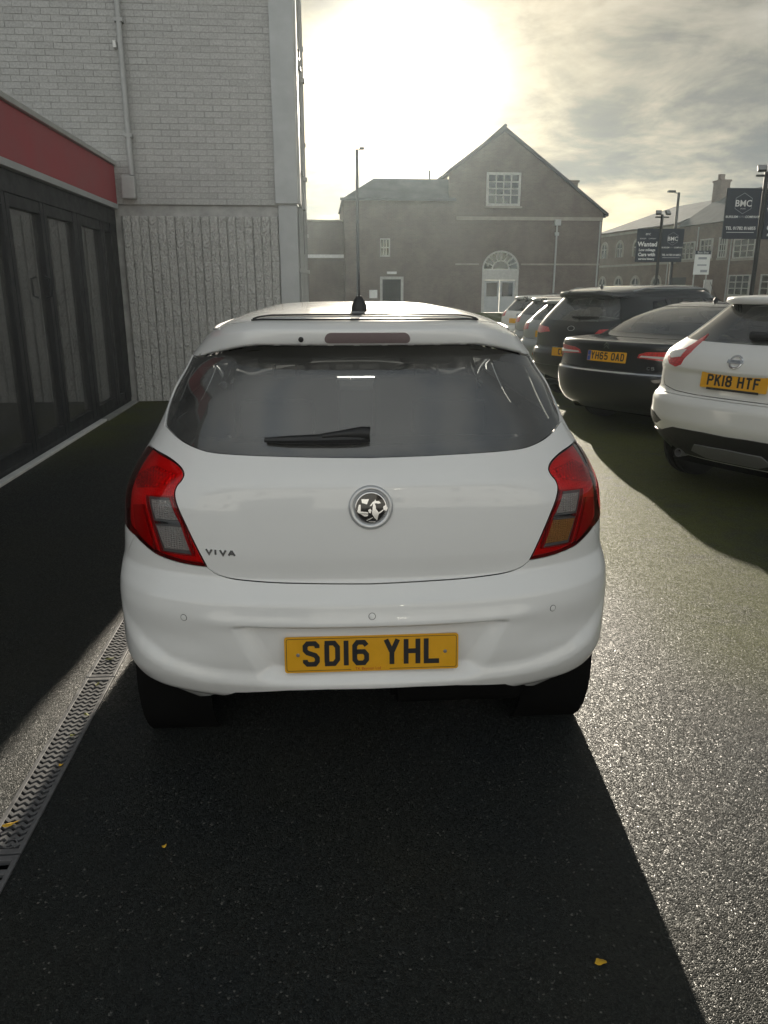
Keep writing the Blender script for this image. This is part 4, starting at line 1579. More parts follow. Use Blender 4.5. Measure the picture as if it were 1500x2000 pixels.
def build_hatchback():
    car = Car('white_hatchback', 'white hatchback in front, seen from behind, with a black tinted rear window', (.131, 2.06, 0), radians(1.0), HATCH, 2.2, hatch_disp, warp=hatch_warp)
    S, R = car.S, car.root
    # outlines read off the photograph, left half
    g_side = car.trace([(352, 712), (343, 740), (334, 775), (325.5, 803), (322.5, 822)])
    g_bot = car.trace(spline([(324, 831), (338.6, 847), (359.4, 863), (387, 876), (415, 883.4), (460, 887.5), (512, 889.8), (600, 892.5)], 3)) + [(0, car.hit(715, 893.6)[1])]
    uc = g_side[0][0]
    gtop = [(u, 1.381) for u in np.linspace(0, uc - .01, 12)]
    glass_l = gtop + g_side + g_bot                # from top middle, round the left, to bottom middle
    shut = car.trace([(320, 833), (311, 846), (297, 866)])
    lamp_in = car.trace(spline([(292, 869), (304, 878.9), (331.7, 894.5), (352.5, 911.8), (359.4, 925.7), (355.3, 937.8), (345.6, 950), (341.6, 966), (347.3, 989.8), (362.9, 1024.5), (383.7, 1067.8), (404.5, 1107.7)], 4))
    lamp_bot = car.trace(spline([(404.5, 1107.7), (373.3, 1103.5), (338.6, 1095.5), (304, 1081.7), (276.3, 1059.2), (264, 1046)], 4))
    ub, vb = lamp_bot[-1]
    ut, vt = lamp_in[0]
    lamp_out = spline([(ub, vb), (-1.04, vb + .03), (-1.10, vb + .12), (-1.08, (vb + vt) / 2 + .04), (-1.03, vt - .05), (-.98, vt - .01), (ut, vt)], 5)[1:-1]
    tg_bot = car.trace(spline([(407, 1110.5), (421.8, 1120.5), (442.6, 1128), (477, 1133.7), (546.6, 1138.5), (640, 1140.3)], 4)) + [(0, car.hit(715, 1140.6)[1])]
    sp_side = car.trace([(354, 700), (372, 670), (398, 652)])
    seam = car.trace([(425, 638), (452, 632), (487, 628), (503, 622), (530, 618), (620, 616.5)]) + [(0, car.hit(715, 616)[1])]
    print('lampu', ub, vb, ut, vt, 'uc', uc, 'seam', seam[0], seam[-1], 'spside', sp_side[0])

    def sym(chain):
        """left chain that starts and ends on the middle line -> closed outline"""
        return chain + mir(chain)[::-1][1:-1]

    # ---- bumper
    jz, jy = .50, .33
    arch_c, arch_r, arch_y = .285, .335, .66
    a_pts = [(arch_y - arch_r * cos(a), arch_c + arch_r * sin(a)) for a in np.linspace(-.12, .72, 8)]
    b_bot = car.trace([(258, 1316), (280, 1338), (310, 1356), (345, 1370), (366, 1374), (388, 1366), (412, 1359), (460, 1353), (560, 1349), (640, 1347)]) + [(0, car.hit(715, 1346)[1])]
    b_side = [(S.u_at(y, z, -1), z) for y, z in a_pts][::-1]
    bump_l = tg_bot[::-1] + lamp_bot + [b_side[0]] + b_side[1:] + b_bot[1:]
    car.panel('bumper', sym(bump_l), M_WHITEP, sp=.0115, inset=.0015, flange=.03)
    # ---- tailgate below the glass
    tail_l = g_bot[::-1] + shut + lamp_in + tg_bot
    tail = car.panel('tailgate', sym(tail_l), M_WHITEP, sp=.0125, inset=.0018)
    # ---- rear glass
    rg = car.panel('rear_window', sym(glass_l), M_REARGL, sp=.02, inset=.001, off=-.004, flange=.006)
    gcc = lamp_ccw(sym(glass_l))
    car.panel('glass_border', gcc, M_GLOSSBLK, rg, sp=.02, off=-.010, inset=.0005, flange=0, holes=[inset_safe(gcc, .034)])
    # ---- spoiler
    spo_l = [(u, 1.3835) for u in np.linspace(0, uc - .012, 12)] + [(uc - .02, 1.40)] + sp_side[1:] + seam
    spo = car.panel('spoiler', sym(spo_l), M_WHITESH, sp=.010, inset=.0035)
    # ---- shell
    notch = [b_side[0], lamp_bot[-1]] + lamp_out + [lamp_in[0]] + shut[::-1] + g_side[::-1] + [(uc - .012, 1.3835), (uc - .02, 1.40)] + sp_side[1:] + seam
    # remove the rear half of the rear arch from the sill chain: the bumper owns it
    body = []
    h = sqrt(arch_r ** 2 - (arch_c - .24) ** 2)
    body.append((-S.Cc, .24))
    for yc, full in ((2.95, True), (arch_y, False)):
        body.append((S.u_at(yc + h, .24, -1), .24))
        for a in np.linspace(-.1, pi + .1 if full else pi - .74, 20):
            y, z = yc + arch_r * cos(a), arch_c + arch_r * sin(a)
            if z > .245:
                body.append((S.u_at(y, z, -1), z))
        if full:
            body.append((S.u_at(yc - h, .24, -1), .24))
    left = body + notch
    out = left + mir(left)[::-1][1:] + [(S.Cc, 1.02), (S.B + .30, 1.03), (S.B + .40, 1.37), (S.Cc, 1.37), (S.Cc, 1.965), (-S.Cc, 1.965), (-S.Cc, 1.37), (-(S.B + .40), 1.37), (-(S.B + .30), 1.03), (-S.Cc, 1.02)]
    wins = []
    for s in (-1, 1):
        for yz in ([(.72, 1.06), (.80, 1.31), (1.42, 1.345), (1.42, 1.03)], [(1.50, 1.03), (1.50, 1.345), (1.93, 1.33), (2.38, 1.04)]):
            wins.append(car.side_poly(yz, s))
    car.panel('body_shell', out, M_WHITESH, sp=.026, inset=.0015, holes=wins, hole_flange=False)
    for wn in wins:
        car.panel('side_window', wn, M_SIDEGL, sp=.05, off=-.004, flange=.0)
    front_glass(car, 1.03, 1.37, .30, .40)
    # thin black tube standing in for the shaded step between roof and tailgate
    full = seam + mir(seam)[::-1][1:]
    sl = [car.point(q, .0035)[0] for q in resample(full, .02)[:-1] if abs(q[0]) < abs(seam[2][0])]
    MB().tube(sl, .0028, 6).build('seam_shade_strip', M_BLKPL, R, True)
    # raised roof mouldings
    for s in (-1, 1):
        mb = MB()
        path = []
        for y in np.linspace(.45, 1.9, 26):
            v = 1.468 + .012 * smooth(.45, .9, y)
            u = S.u_at(y, v, s)
            p, n = car.point((u, v), .000)
            path.append(p)
        mb.tube(path, [.003 + .007 * min(1, i / 4) for i in range(26)], 8)
        mb.build('roof_moulding', M_WHITEP, R, True)

    # ---- tail lamps
    lamp_l = lamp_in + lamp_bot[1:] + lamp_out
    clear = car.trace([(285, 968), (331, 972), (352, 1022), (375, 1085), (315, 1077), (297, 1022)])
    clearA = car.trace([(291, 974), (328, 977), (346, 1017), (300, 1014)])
    clearB = car.trace([(301, 1027), (353, 1030), (371, 1078), (318, 1072)])
    for s in (-1, 1):
        fx = (lambda p: p) if s < 0 else mir
        hs = car.panel('tail_lamp', fx(lamp_l), M_CELLR, sp=.014, off=-.017, inset=.004, flange=0)
        ring_in = offset_poly(lamp_ccw(lamp_l), -.0045)
        car.panel('lamp_trim', fx(lamp_l), M_LAMPTRIM, hs, sp=.010, off=.0005, inset=.0015, flange=.016, holes=[fx(ring_in)])
        car.panel('red_lens', fx(offset_poly(lamp_ccw(lamp_l), -.0035)), M_LENSR, hs, sp=.014, off=.002, inset=.0, flange=0, holes=[fx(clear)])
        car.panel('clear_lens', fx(clear), M_LENSC, hs, sp=.014, off=.002, inset=.0008, flange=0)
        car.panel('clear_housing', fx(offset_poly(lamp_ccw(clear), .003)), M_LAMPDK, hs, sp=.014, off=-.013, inset=0, flange=0)
        car.panel('reflector', fx(clearA), M_CELLC, hs, sp=.008, off=-.008, inset=.001, flange=.004)
        car.panel('reflector', fx(clearB), M_CELLC if s < 0 else M_CELLGLOW, hs, sp=.008, off=-.008, inset=.001, flange=.004)  # right side amber: backlit sun glow painted into the reflector
        car.panel('lens_rim', fx(offset_poly(lamp_ccw(clear), .0055)), M_REDPL, hs, sp=.010, off=-.002, inset=0, flange=.008, holes=[fx(clear)])
        bar = car.trace([(298, 1017), (350, 1021), (352, 1026), (300, 1023)])
        car.panel('chrome_bar', fx(bar), M_CHROME, hs, sp=.01, off=-.004, inset=0, flange=.01)
        inner = car.trace([(262, 925), (300, 905), (338, 922), (330, 942), (300, 950), (262, 950)])
        car.panel('reflector', fx(inner), cellr2, hs, sp=.010, off=-.009, inset=0, flange=.006)
        low = car.trace([(256, 985), (274, 985), (300, 1075), (278, 1055), (262, 1035)])
        car.panel('reflector', fx(low), M_REDPL, hs, sp=.010, off=-.006, inset=0, flange=.006)

    # ---- badge
    M = car.frame((0, car.hit(715, 991)[1]), 0)
    boss = MB().lathe([(.064, -.004), (.064, .003), (.061, .007), (.0575, .0085), (.052, .0075), (.047, .004), (.046, -.004)], 48, M, closed=True).build('badge', principled('badge_ring', (.60, .61, .62), .28, .5), R, True, 50)
    MB().lathe([(.0462, -.004), (.0462, .0065), (.0445, .0085), (.0425, .0085), (.0415, .006), (.0415, -.004)], 48, M, closed=True).build('badge_bezel', M_CHROME, boss, True, 50)
    MB().lathe([(.0414, -.004), (.0414, .0052), (.02, .0060), (.0005, .0062)], 40, M).build('badge_disc', M_GLOSSBLK, boss, True)
    K = .00012
    shapes = [[(770, 700), (800, 690), (830, 760), (835, 830), (915, 930), (885, 1010), (860, 1110), (800, 1045), (740, 950), (750, 850)],
              [(690, 755), (760, 660), (800, 640), (820, 595), (838, 640), (905, 640), (955, 690), (890, 705), (850, 690), (800, 700), (765, 705), (720, 760)],
              [(430, 720), (470, 720), (472, 885), (650, 905), (650, 940), (430, 930), (385, 892)],
              [(460, 945), (650, 960), (640, 1000), (570, 1012)],
              [(490, 590), (670, 590), (620, 715), (505, 680)],
              [(1010, 770), (1060, 740), (1120, 800), (1090, 880), (1010, 850)],
              [(900, 915), (1000, 845), (1012, 868), (918, 942)],
              [(650, 850), (700, 820), (730, 860), (710, 930), (665, 915)],
              [(600, 1100), (750, 1025), (760, 1040), (625, 1112)],
              [(640, 1128), (830, 1128), (800, 1145), (680, 1145)]]
    for k, sh in enumerate(shapes):
        pts = [((x - 715) * K, -(y - 800) * K) for x, y in sh]
        if area(pts) < 0:
            pts = pts[::-1]
        o = MB().prism(pts, .0050, .0082 + .0003 * k).build('griffin_relief', M_CHROME, boss)
        o.matrix_local = M
    # ---- lettering on the tailgate
    for k, c in enumerate('VIVA'):
        xpx = [409, 421.5, 436, 453][k]
        M = car.frame(car.hit(xpx, [1077, 1078, 1079, 1080][k]), 0)
        o = link('letter', glyph_mesh(c, .024 if c != 'I' else .018, .019, .0060, M_CHROME, .003, 0), tail)
        o.matrix_local = M
    # ---- plate in its recess
    z_pl = .498
    p0, n0 = car.point((0, z_pl), .0)
    nrm = Vector((0, -cos(radians(6)), sin(radians(6))))
    number_plate(car, frame_of(Vector((0, p0[1] - .012, p0[2])), nrm), 'SD16 YHL', supplier='TK Beynon Ltd')
    # ---- parking sensors
    for q in ((359, 1206), (718, 1204)):
        u, v = car.hit(*q)
        for s in ((-1, 1) if q[0] < 700 else (0,)):
            M = car.frame((abs(u) * s, v), 0)
            o = MB().lathe([(.0105, -.01), (.0105, .0008), (.0092, .0008), (.0092, -.01)], 24, M, closed=True).build('parking_sensor', M_BLKPL, R, True, 40)
            MB().lathe([(.0090, -.01), (.0090, .0012), (.007, .0018), (.0004, .0020)], 24, M).build('sensor_face', M_WHITEP, o, True, 40)
    # ---- high brake light, washer jet, wiper
    vb_ = car.hit(706, 660)[1]
    bl = []
    for a in rrect(.245, .030, .0145, 6):
        bl.append((a[0] * 1.0 - .0, vb_ + a[1]))
    k = .245 / (2 * abs(car.point((.1225, vb_))[0][0])) if True else 1
    bl = [(u * k, v) for u, v in bl]
    car.panel('brake_light', bl, M_SMOKED, spo, sp=.01, off=.002, inset=0, flange=.006)
    M = car.frame(car.hit(588, 663), 0)
    MB().lathe([(.0075, -.002), (.0075, .003), (.005, .005), (.0005, .005)], 16, M).build('washer_jet', M_BLKPL, spo, True)
    wp = [car.point(car.hit(x, y), .012)[0] for x, y in ((519, 862), (560, 862), (610, 861), (660, 860), (700, 859), (722, 858))]
    wb = MB().tube(wp, [.007, .012, .0145, .016, .016, .013], 8)
    wi = wb.build('rear_wiper', M_BLKPL, R, True)
    wp2 = [car.point(car.hit(x, y), .022)[0] for x, y in ((630, 857), (670, 853), (705, 850), (722, 852))]
    MB().tube(wp2, [.008, .012, .018, .02], 10).build('wiper_arm', M_BLKPL, wi, True)
    # ---- roof aerial
    ua, va = car.hit(698, 608)
    p, n = car.point((0, va), 0)
    MB().lathe([(.026, -.004), (.026, .006), (.0235, .020), (.017, .036), (.009, .047), (.004, .050)], 20, Matrix.Translation((-.012, p[1] + .02, p[2]))).tube([(-.012, p[1] + .02, p[2] + .045), (-.012, p[1] - .01, p[2] + .12)], [.0035, .002], 6).build('roof_aerial', M_BLKPL, R, True)
    # ---- wheels, underside
    for s in (-1, 1):
        wheel(R, s * .722, arch_y, .287, .150, s)
        wheel(R, s * .715, 2.95, .287, .170, s)
        MB().lathe([(arch_r + .012, -.12), (arch_r + .012, .12), (arch_r + .004, .12), (arch_r + .004, -.12)], 30, Matrix.Translation((s * .66, arch_y, arch_c)) @ Matrix.Rotation(pi / 2, 4, 'Y'), closed=True).build('arch_liner', M_UNDER, R, True)
    MB().tube([(-.62, arch_y, .26), (.62, arch_y, .26)], .035, 10).build('rear_axle', M_UNDER, R, True)
    MB().box(-.52, .52, .90, 3.4, .22, .28, .02).build('underbody', M_UNDER, R)
    MB().box(-.55, .55, .20, .28, .42, .52, .01).build('crash_beam', M_UNDER, R)
    MB().tube([(.30, .22, .29), (.30, .5, .27), (.25, 1.2, .23)], .028, 12).lathe([(.085, 0), (.085, .42), (.06, .44), (.06, -.02)], 16, Matrix.Translation((.1, .35, .24)) @ Matrix.Rotation(pi / 2, 4, 'Y')).build('exhaust', M_UNDER, R, True)
    MB().box(-.55, .55, .18, .24, .45, 1.02, .01).build('tailgate_trim', M_DASH, R)
    car_interior(car, .55, 3.0, .30, .62, .66)
    mirror_pair(car, 2.35, .98, .74, M_WHITEP)
    return car


def inset_safe(p, d):
    """shrink an outline in small steps, smoothing as it goes"""
    q = resample(p, .012)
    for _ in range(8):
        q = clean(offset_poly(q, -d / 8), 1e-3)
        a = np.array(q)
        q = [tuple(t) for t in (np.roll(a, 1, 0) + 2 * a + np.roll(a, -1, 0)) / 4]
    return q


def lamp_ccw(p):
    p = clean(p)
    return p if area(p) > 0 else p[::-1]


M_SMOKED = principled('smoked_lens', (.20, .155, .155), .15, coat=.8)
cellr2 = cell_mat('red_prism_bright', (1.0, .35, .35), .85, 90, 1.0, rough=.12)
hatch = build_hatchback()

# ================================================================== parked row on the right
def rows_of(tab, fronts):
    """tab: v, z, Yr, W (, Lr, nr); fronts: z -> Yf"""
    out = []
    fz, fy = zip(*fronts)
    for r in tab:
        v, z, Yr, W = r[:4]
        Lr = r[4] if len(r) > 4 else .5
        nr = r[5] if len(r) > 5 else 2.6
        Yf = float(np.interp(v, fz, fy))
        Lf = min(.5, max(.02, (Yf - Yr) * .3))
        Lr = min(Lr, max(.02, (Yf - Yr) * .4))
        out.append((v, z, Yr, W, Lr, nr, Yf, Lf, 2.6))
    return out


CROSS = rows_of([(.28, .28, .20, .76), (.40, .40, .09, .84), (.50, .50, .03, .875), (.60, .60, .0, .885), (.70, .70, .0, .885), (.745, .745, .018, .88),
                 (.775, .775, .055, .87), (.80, .80, .062, .868), (.93, .93, .062, .86), (.972, .972, .042, .855), (1.0, 1.0, .046, .85), (1.07, 1.07, .072, .83),
                 (1.13, 1.13, .13, .79), (1.17, 1.17, .18, .75), (1.30, 1.30, .33, .655), (1.44, 1.44, .48, .545), (1.45, 1.442, .38, .535), (1.50, 1.468, .37, .515),
                 (1.53, 1.482, .44, .495), (1.60, 1.497, .65, .43), (1.75, 1.51, 1.1, .30), (2.05, 1.515, 1.6, .02)],
                [(.2, 4.0), (.5, 4.13), (.8, 4.1), (.95, 3.9), (1.05, 3.25), (1.12, 3.05), (1.44, 2.45), (1.5, 2.35), (2.05, 1.7)])
SALOON = rows_of([(.24, .24, .18, .80), (.32, .32, .08, .88), (.45, .45, .02, .92), (.60, .60, .0, .93), (.66, .66, .004, .93), (.70, .70, .035, .925), (.85, .85, .05, .915),
                  (.955, .955, .035, .895), (.985, .982, .045, .88), (1.0, .994, .075, .87), (1.015, 1.000, .18, .85), (1.03, 1.007, .36, .82), (1.045, 1.018, .54, .785), (1.075, 1.055, .62, .755),
                  (1.20, 1.18, .87, .69), (1.33, 1.285, 1.2, .615), (1.39, 1.335, 1.42, .565), (1.46, 1.365, 1.62, .47), (1.60, 1.385, 1.9, .30), (1.9, 1.395, 2.3, .02)],
                 [(.2, 4.6), (.5, 4.78), (.8, 4.6), (.95, 3.95), (1.02, 3.55), (1.08, 3.4), (1.33, 2.8), (1.39, 2.68), (1.46, 2.6), (1.9, 2.4)])
SUV = rows_of([(.30, .30, .22, .78), (.42, .42, .08, .87), (.55, .55, .01, .92), (.66, .66, .0, .925), (.715, .715, .022, .92), (.75, .75, .06, .915), (.95, .95, .062, .905),
               (1.04, 1.04, .08, .88), (1.10, 1.10, .11, .855), (1.25, 1.25, .20, .75), (1.42, 1.42, .32, .63), (1.43, 1.425, .22, .62), (1.485, 1.475, .21, .60),
               (1.51, 1.50, .30, .58), (1.58, 1.54, .55, .52), (1.74, 1.575, 1.1, .42), (2.1, 1.59, 1.8, .02)],
              [(.2, 4.2), (.5, 4.44), (.85, 4.3), (1.0, 3.7), (1.08, 3.3), (1.42, 2.6), (1.5, 2.5), (2.1, 1.9)])


def small_hatch(hs, ws, ls=1.0):
    tab = [(.28, .17, .74), (.38, .06, .80), (.50, .01, .83), (.62, .0, .83), (.68, .02, .825), (.72, .05, .82), (.90, .055, .80), (1.0, .08, .775), (1.05, .12, .75), (1.2, .24, .68), (1.34, .36, .60)]
    t = [(z * hs, z * hs, y * ls, w * ws) for z, y, w in tab]
    t += [(1.35 * hs, 1.345 * hs, .29, .59 * ws), (1.39 * hs, 1.385 * hs, .28, .57 * ws), (1.42 * hs, 1.41 * hs, .36, .54 * ws), (1.52 * hs, 1.44 * hs, .65, .45 * ws), (1.7 * hs, 1.455 * hs, 1.1, .27 * ws), (1.97 * hs, 1.46 * hs, 1.5, .02)]
    return rows_of(t, [(.2, 3.7), (.5, 3.95), (.85 * hs, 3.7), (.98 * hs, 3.0), (1.05 * hs, 2.85), (1.35 * hs, 2.2), (1.97 * hs, 1.6)])


def redlamp_mat():
    """moulded red lamp: bright prism cells under a clear coat, darker towards the cell edges"""
    m = bpy.data.materials.new('red_lamp')
    m.use_nodes = True
    t = NT(m.node_tree)
    out = t.n('ShaderNodeOutputMaterial')
    co = t.n('ShaderNodeTexCoord').outputs['Object']
    vo = t.n('ShaderNodeTexVoronoi', inp={'Vector': co, 'Scale': 60.0, 'Randomness': .3})
    c = t.mix(t.maprange(vo.outputs[0], 0, .9, 0, 1), (.78, .05, .055), (.30, .012, .016))
    bp = t.n('ShaderNodeBump', inp={'Strength': .5, 'Distance': .004, 'Height': vo.outputs[0]})
    b = t.n('ShaderNodeBsdfPrincipled', inp={'Base Color': c, 'Roughness': .3, 'Coat Weight': 1.0, 'Coat Roughness': .03, 'Normal': bp.outputs[0], 'Transmission Weight': .0})
    t.t.links.new(b.outputs[0], out.inputs[0])
    return m


M_REDLAMP = redlamp_mat()


def parked(name, label, loc, head, rows, side_len, mat, vb, arches, ar, wr, ww, tail_l, glass_l, lamps, ws, wins, track, group='cars parked in a row', clad=None, seat=.62, deck=False, sp=.03):
    car = Car(name, label, loc, head, rows, side_len, group=group)
    S, R = car.S, car.root
    v0, v1 = S.v[0] + .002, S.v[-1] - .003
    h = sqrt(max(ar * ar - (wr - v0) ** 2, 0))
    yr = min(arches)
    ue = S.u_at(yr - ar - .015, vb, -1)

    def sym(c):
        return c + mir(c)[::-1][(1 if abs(c[-1][0]) < 1e-6 else 0):(-1 if abs(c[0][0]) < 1e-6 else None)]
    notch = [(ue, v0), (ue, vb), (0, vb)]
    left = [(-S.Cc, v0)]
    for yc in sorted(arches, reverse=True):
        left.append((S.u_at(yc + h, v0, -1), v0))
        for a in np.linspace(-.3, pi + .3, 24):
            y, z = yc + ar * cos(a), wr + ar * sin(a)
            if z > v0 + .006:
                left.append((S.u_at(y, z, -1), z))
        left.append((S.u_at(yc - h, v0, -1), v0))
    left += notch
    z0, z1, d0, d1 = ws
    out = left + mir(left)[::-1][1:] + [(S.Cc, z0), (S.B + d0, z0), (S.B + d1, z1), (S.Cc, z1), (S.Cc, v1), (-S.Cc, v1), (-S.Cc, z1), (-(S.B + d1), z1), (-(S.B + d0), z0), (-S.Cc, z0)]
    holes = []
    tl = car.trace_mixed(tail_l) if tail_l else None
    gl = car.trace_mixed(glass_l)
    wpoly = [car.side_poly(yz, s) for s in (-1, 1) for yz in wins]
    holes += wpoly
    if tl:
        holes.append(sym(tl))
    if not tl or deck:
        holes.append(sym(gl))
    car.panel('body_shell', out, mat, sp=.045, inset=.002, holes=holes, hole_flange=False)
    car.panel('bumper', [(0, vb), (ue, vb), (ue, v0), (0, v0), (-ue, v0), (-ue, vb)], mat, sp=.03, inset=.002, flange=.03)
    if tl:
        car.panel('boot_lid' if deck else 'tailgate', sym(tl), mat, sp=sp, inset=.003, holes=[] if deck else [sym(gl)])
    car.panel('rear_window', sym(gl), M_PKGL, sp=.04, off=-.003, inset=.001, flange=0)
    for wp in wpoly:
        car.panel('side_window', wp, M_SIDEGL, sp=.08, off=-.004, inset=0, flange=0)
    front_glass(car, z0, z1, d0, d1)
    for lp in lamps:
        uv = car.trace_mixed(lp)
        for s in (-1, 1):
            q = uv if s < 0 else mir(uv)
            car.panel('tail_lamp', q, M_REDLAMP, sp=.03, off=.004, inset=0, flange=.02)
    for yc in arches:
        for s in (-1, 1):
            wheel(R, s * track, yc, wr, ww, s)
    MB().box(-track + .1, track - .1, .35, max(arches) + .4, .2, .27, .02).build('underbody', M_UNDER, R)
    MB().box(-.58, .58, .22, .34, .30, vb - .05, .02).build('crash_beam', M_UNDER, R)
    MB().tube([(-track + .05, yr, wr - .03), (track - .05, yr, wr - .03)], .04, 8).build('rear_axle', M_UNDER, R, True)
    car_interior(car, yr, max(arches), .33, seat, .70)
    mirror_pair(car, max(arches) - .75, z0 - .02, float(S.params(np.array([z0]))[2][0]), mat)
    return car


def _trace_mixed(self, pts):
    """('p', x, y) photo pixel; ('y', y, z) flank point on the left; (u, v) skin point"""
    out = []
    for q in pts:
        if q[0] == 'p':
            out.append(self.hit(q[1], q[2]))
        elif q[0] == 'y':
            out.append((self.S.u_at(q[1], q[2], -1), q[2]))
        else:
            out.append((q[0], q[1]))
    return out


Car.trace_mixed = _trace_mixed
M_PKGL = glass('parked_rear_glass', (0.40, 0.44, 0.43), 0.0, 2.0, dirt_veil=.12)  # film partly stands in for bright sky reflection
M_BLACKP = paint('black_paint', (0.008, 0.009, 0.011), 0.0, inner=True)
M_SILVP = paint('silver_paint', (0.36, 0.37, 0.37), .5, inner=True)
M_WHITE2 = paint('white_paint_parked', (0.76, 0.76, 0.74), inner=True)


def Pp(*pts):
    return [('p', a, b) for a, b in pts]


def build_row():
    # ---- white crossover
    a = radians(62)
    tail = [(0, .782), (-.25, .782), (-.45, .79), (-.60, .815), (-.66, .87), (-.665, .96), (-.655, 1.04), (-.70, 1.10), (-.82, 1.17), (-.82, 1.30), (-.76, 1.435), (-.3, 1.438), (0, 1.438)]
    gl = [(0, 1.165), (-.35, 1.168), (-.66, 1.175), (-.80, 1.185), (-.80, 1.30), (-.74, 1.43), (-.3, 1.434), (0, 1.434)]
    lamp = Pp((1384, 652), (1368, 662), (1352, 673), (1336, 682), (1318, 682.5), (1309, 687), (1305, 700), (1308, 710), (1320, 716), (1330, 712), (1337, 700), (1350, 688), (1368, 670))
    car = parked('white_crossover', 'white crossover car with black lower bumper and round chrome badge, parked', (2.853, 5.229, 0), a, CROSS, 2.6, M_WHITE2, .765, (.80, 3.33), .37, .335, .21,
                 tail, gl, [lamp], (1.10, 1.42, .30, .40), [[(.95, 1.14), (1.1, 1.38), (1.75, 1.41), (1.75, 1.10)], [(1.83, 1.10), (1.83, 1.41), (2.3, 1.38), (2.8, 1.12)]], .76, seat=.70, sp=.018)
    S, R = car.S, car.root
    car.panel('reversing_lens', car.trace(((1310, 688), (1318, 684), (1332, 684), (1342, 683), (1330, 697), (1312, 699))), M_CHROME2, R, sp=.02, off=.008, inset=0, flange=.008)
    # spoiler
    car.panel('spoiler', [(0, 1.447), (-.3, 1.447), (-.76, 1.447), (-.74, 1.50), (-.3, 1.53), (0, 1.535), (.3, 1.53), (.74, 1.50), (.76, 1.447), (.3, 1.447)], M_WHITE2, R, sp=.02, off=.012, inset=0, flange=.03)
    # black cladding: corner grilles, valance
    for s in (-1, 1):
        f = (lambda p: p) if s < 0 else mir
        g = [(-.93, .60), (-.86, .625), (-.62, .60), (-.52, .55), (-.60, .515), (-.72, .505), (-.92, .53)]
        car.panel('corner_grille', f(g), M_BLKPL, R, sp=.03, off=.004, inset=0, flange=.01)
        car.panel('rear_reflector', f([(-.935, .605), (-.90, .612), (-.90, .55), (-.93, .54)]), M_REDPL, R, sp=.02, off=.010, inset=0, flange=.01)
    car.panel('lower_valance', [(-1.05, .30), (-1.05, .44), (-.80, .46), (-.55, .47), (-.40, .52), (-.15, .525), (0, .52), (.15, .525), (.40, .52), (.55, .47), (.80, .46), (1.05, .44), (1.05, .30)], M_BLKPL, R, sp=.03, off=.008, inset=0, flange=.02)
    car.panel('skid_lip', [(-.30, .36), (-.24, .42), (0, .425), (.24, .42), (.30, .36), (.2, .32), (-.2, .32)], M_LAMPDK, R, sp=.03, off=.018, inset=0, flange=.01)
    p, n = car.point((0, .905), .012)
    number_plate(car, frame_of(p, Vector((0, -.995, .1))), 'PK18 HTF', border=False, holder=True)
    M = car.frame((0, 1.045), .002)
    ring = MB().lathe([(.052, -.004), (.052, .006), (.047, .010), (.041, .009), (.039, .004), (.039, -.004)], 36, M, closed=True).build('badge', M_CHROME, R, True, 50)
    MB().box(-.062, .062, -.013, .013, .004, .012, .002, M).build('badge_bar', M_CHROME, ring)
    o = link('badge_lettering', text_mesh('NISSAN', .021, M_GLOSSBLK, .0003, name='badge_lettering'), ring)
    o.matrix_local = M @ Matrix.Translation((0, 0, .0125))
    wp = [car.point((u, 1.20 + .02 * abs(u)), .03)[0] for u in (.0, .1, .2, .33)]
    MB().tube(wp, [.03, .026, .018, .010], 10).build('rear_wiper', M_BLKPL, R, True)
    MB().lathe([(.034, 0), (.034, .3), (.029, .3), (.029, 0)], 20, Matrix.Translation((-.48, .18, .30)) @ Matrix.Rotation(-pi / 2, 4, 'X'), closed=True).build('exhaust_tip', M_LAMPDK, R, True, 40)

    # ---- black saloon
    a = radians(60)
    tail = [(0, .705), (-.45, .705), (-.62, .72), (-.70, .80), (-.72, .93), (-.74, .99), (-.80, 1.03), (-.82, 1.045), (-.4, 1.045), (0, 1.045)]
    gl = [(0, 1.085), (-.45, 1.085), (-.80, 1.09), (-.82, 1.20), (-.80, 1.33), (-.76, 1.385), (-.4, 1.395), (0, 1.398)]
    lamp = [(-.31, .845), (-.33, .885), (-.40, .91), (-.75, .925), (-.95, .93), (-1.10, .92), (-1.12, .87), (-.98, .80), (-.80, .765), (-.72, .775), (-.66, .82)]
    car = parked('black_saloon', 'black saloon car with a boot and chrome bumper strip, parked between crossover and SUV', (3.03, 8.18, 0), a, SALOON, 3.0, M_BLACKP, .695, (1.02, 3.83), .36, .33, .225,
                 tail, gl, [lamp], (1.06, 1.36, .30, .40), [[(1.35, 1.08), (1.6, 1.33), (2.1, 1.37), (2.1, 1.04)], [(2.2, 1.04), (2.2, 1.37), (2.65, 1.34), (3.2, 1.07)]], .79, seat=.60, deck=True)
    S, R = car.S, car.root
    for s in (-1, 1):
        f = (lambda p: p) if s < 0 else mir
        car.panel('indicator_strip', f([(-.33, .855), (-.35, .872), (-.74, .868), (-.95, .862), (-.95, .838), (-.74, .838)]), M_CELLC, R, sp=.02, off=.010, inset=0, flange=.006)
    car.panel('chrome_strip', [(0, .668), (-1.05, .672), (-1.05, .688), (0, .684), (1.05, .688), (1.05, .672)], M_CHROME, R, sp=.04, off=.006, inset=0, flange=.006)
    p, n = car.point((0, .835), .010)
    number_plate(car, frame_of(p, Vector((0, -.99, .12))), 'YH65 OAD', border=False, blue=True)
    M = car.frame((0, .945), .002)
    bd = MB()
    for k in (0, 1):
        y0 = -.028 + k * .028
        bd.prism([(-.034, y0), (0, y0 + .030), (.034, y0), (.034, y0 + .012), (0, y0 + .044), (-.034, y0 + .012)], 0, .004, M)
    bd.build('chevron_badge', M_CHROME, R)
    M = car.frame((.44, .745), .001)
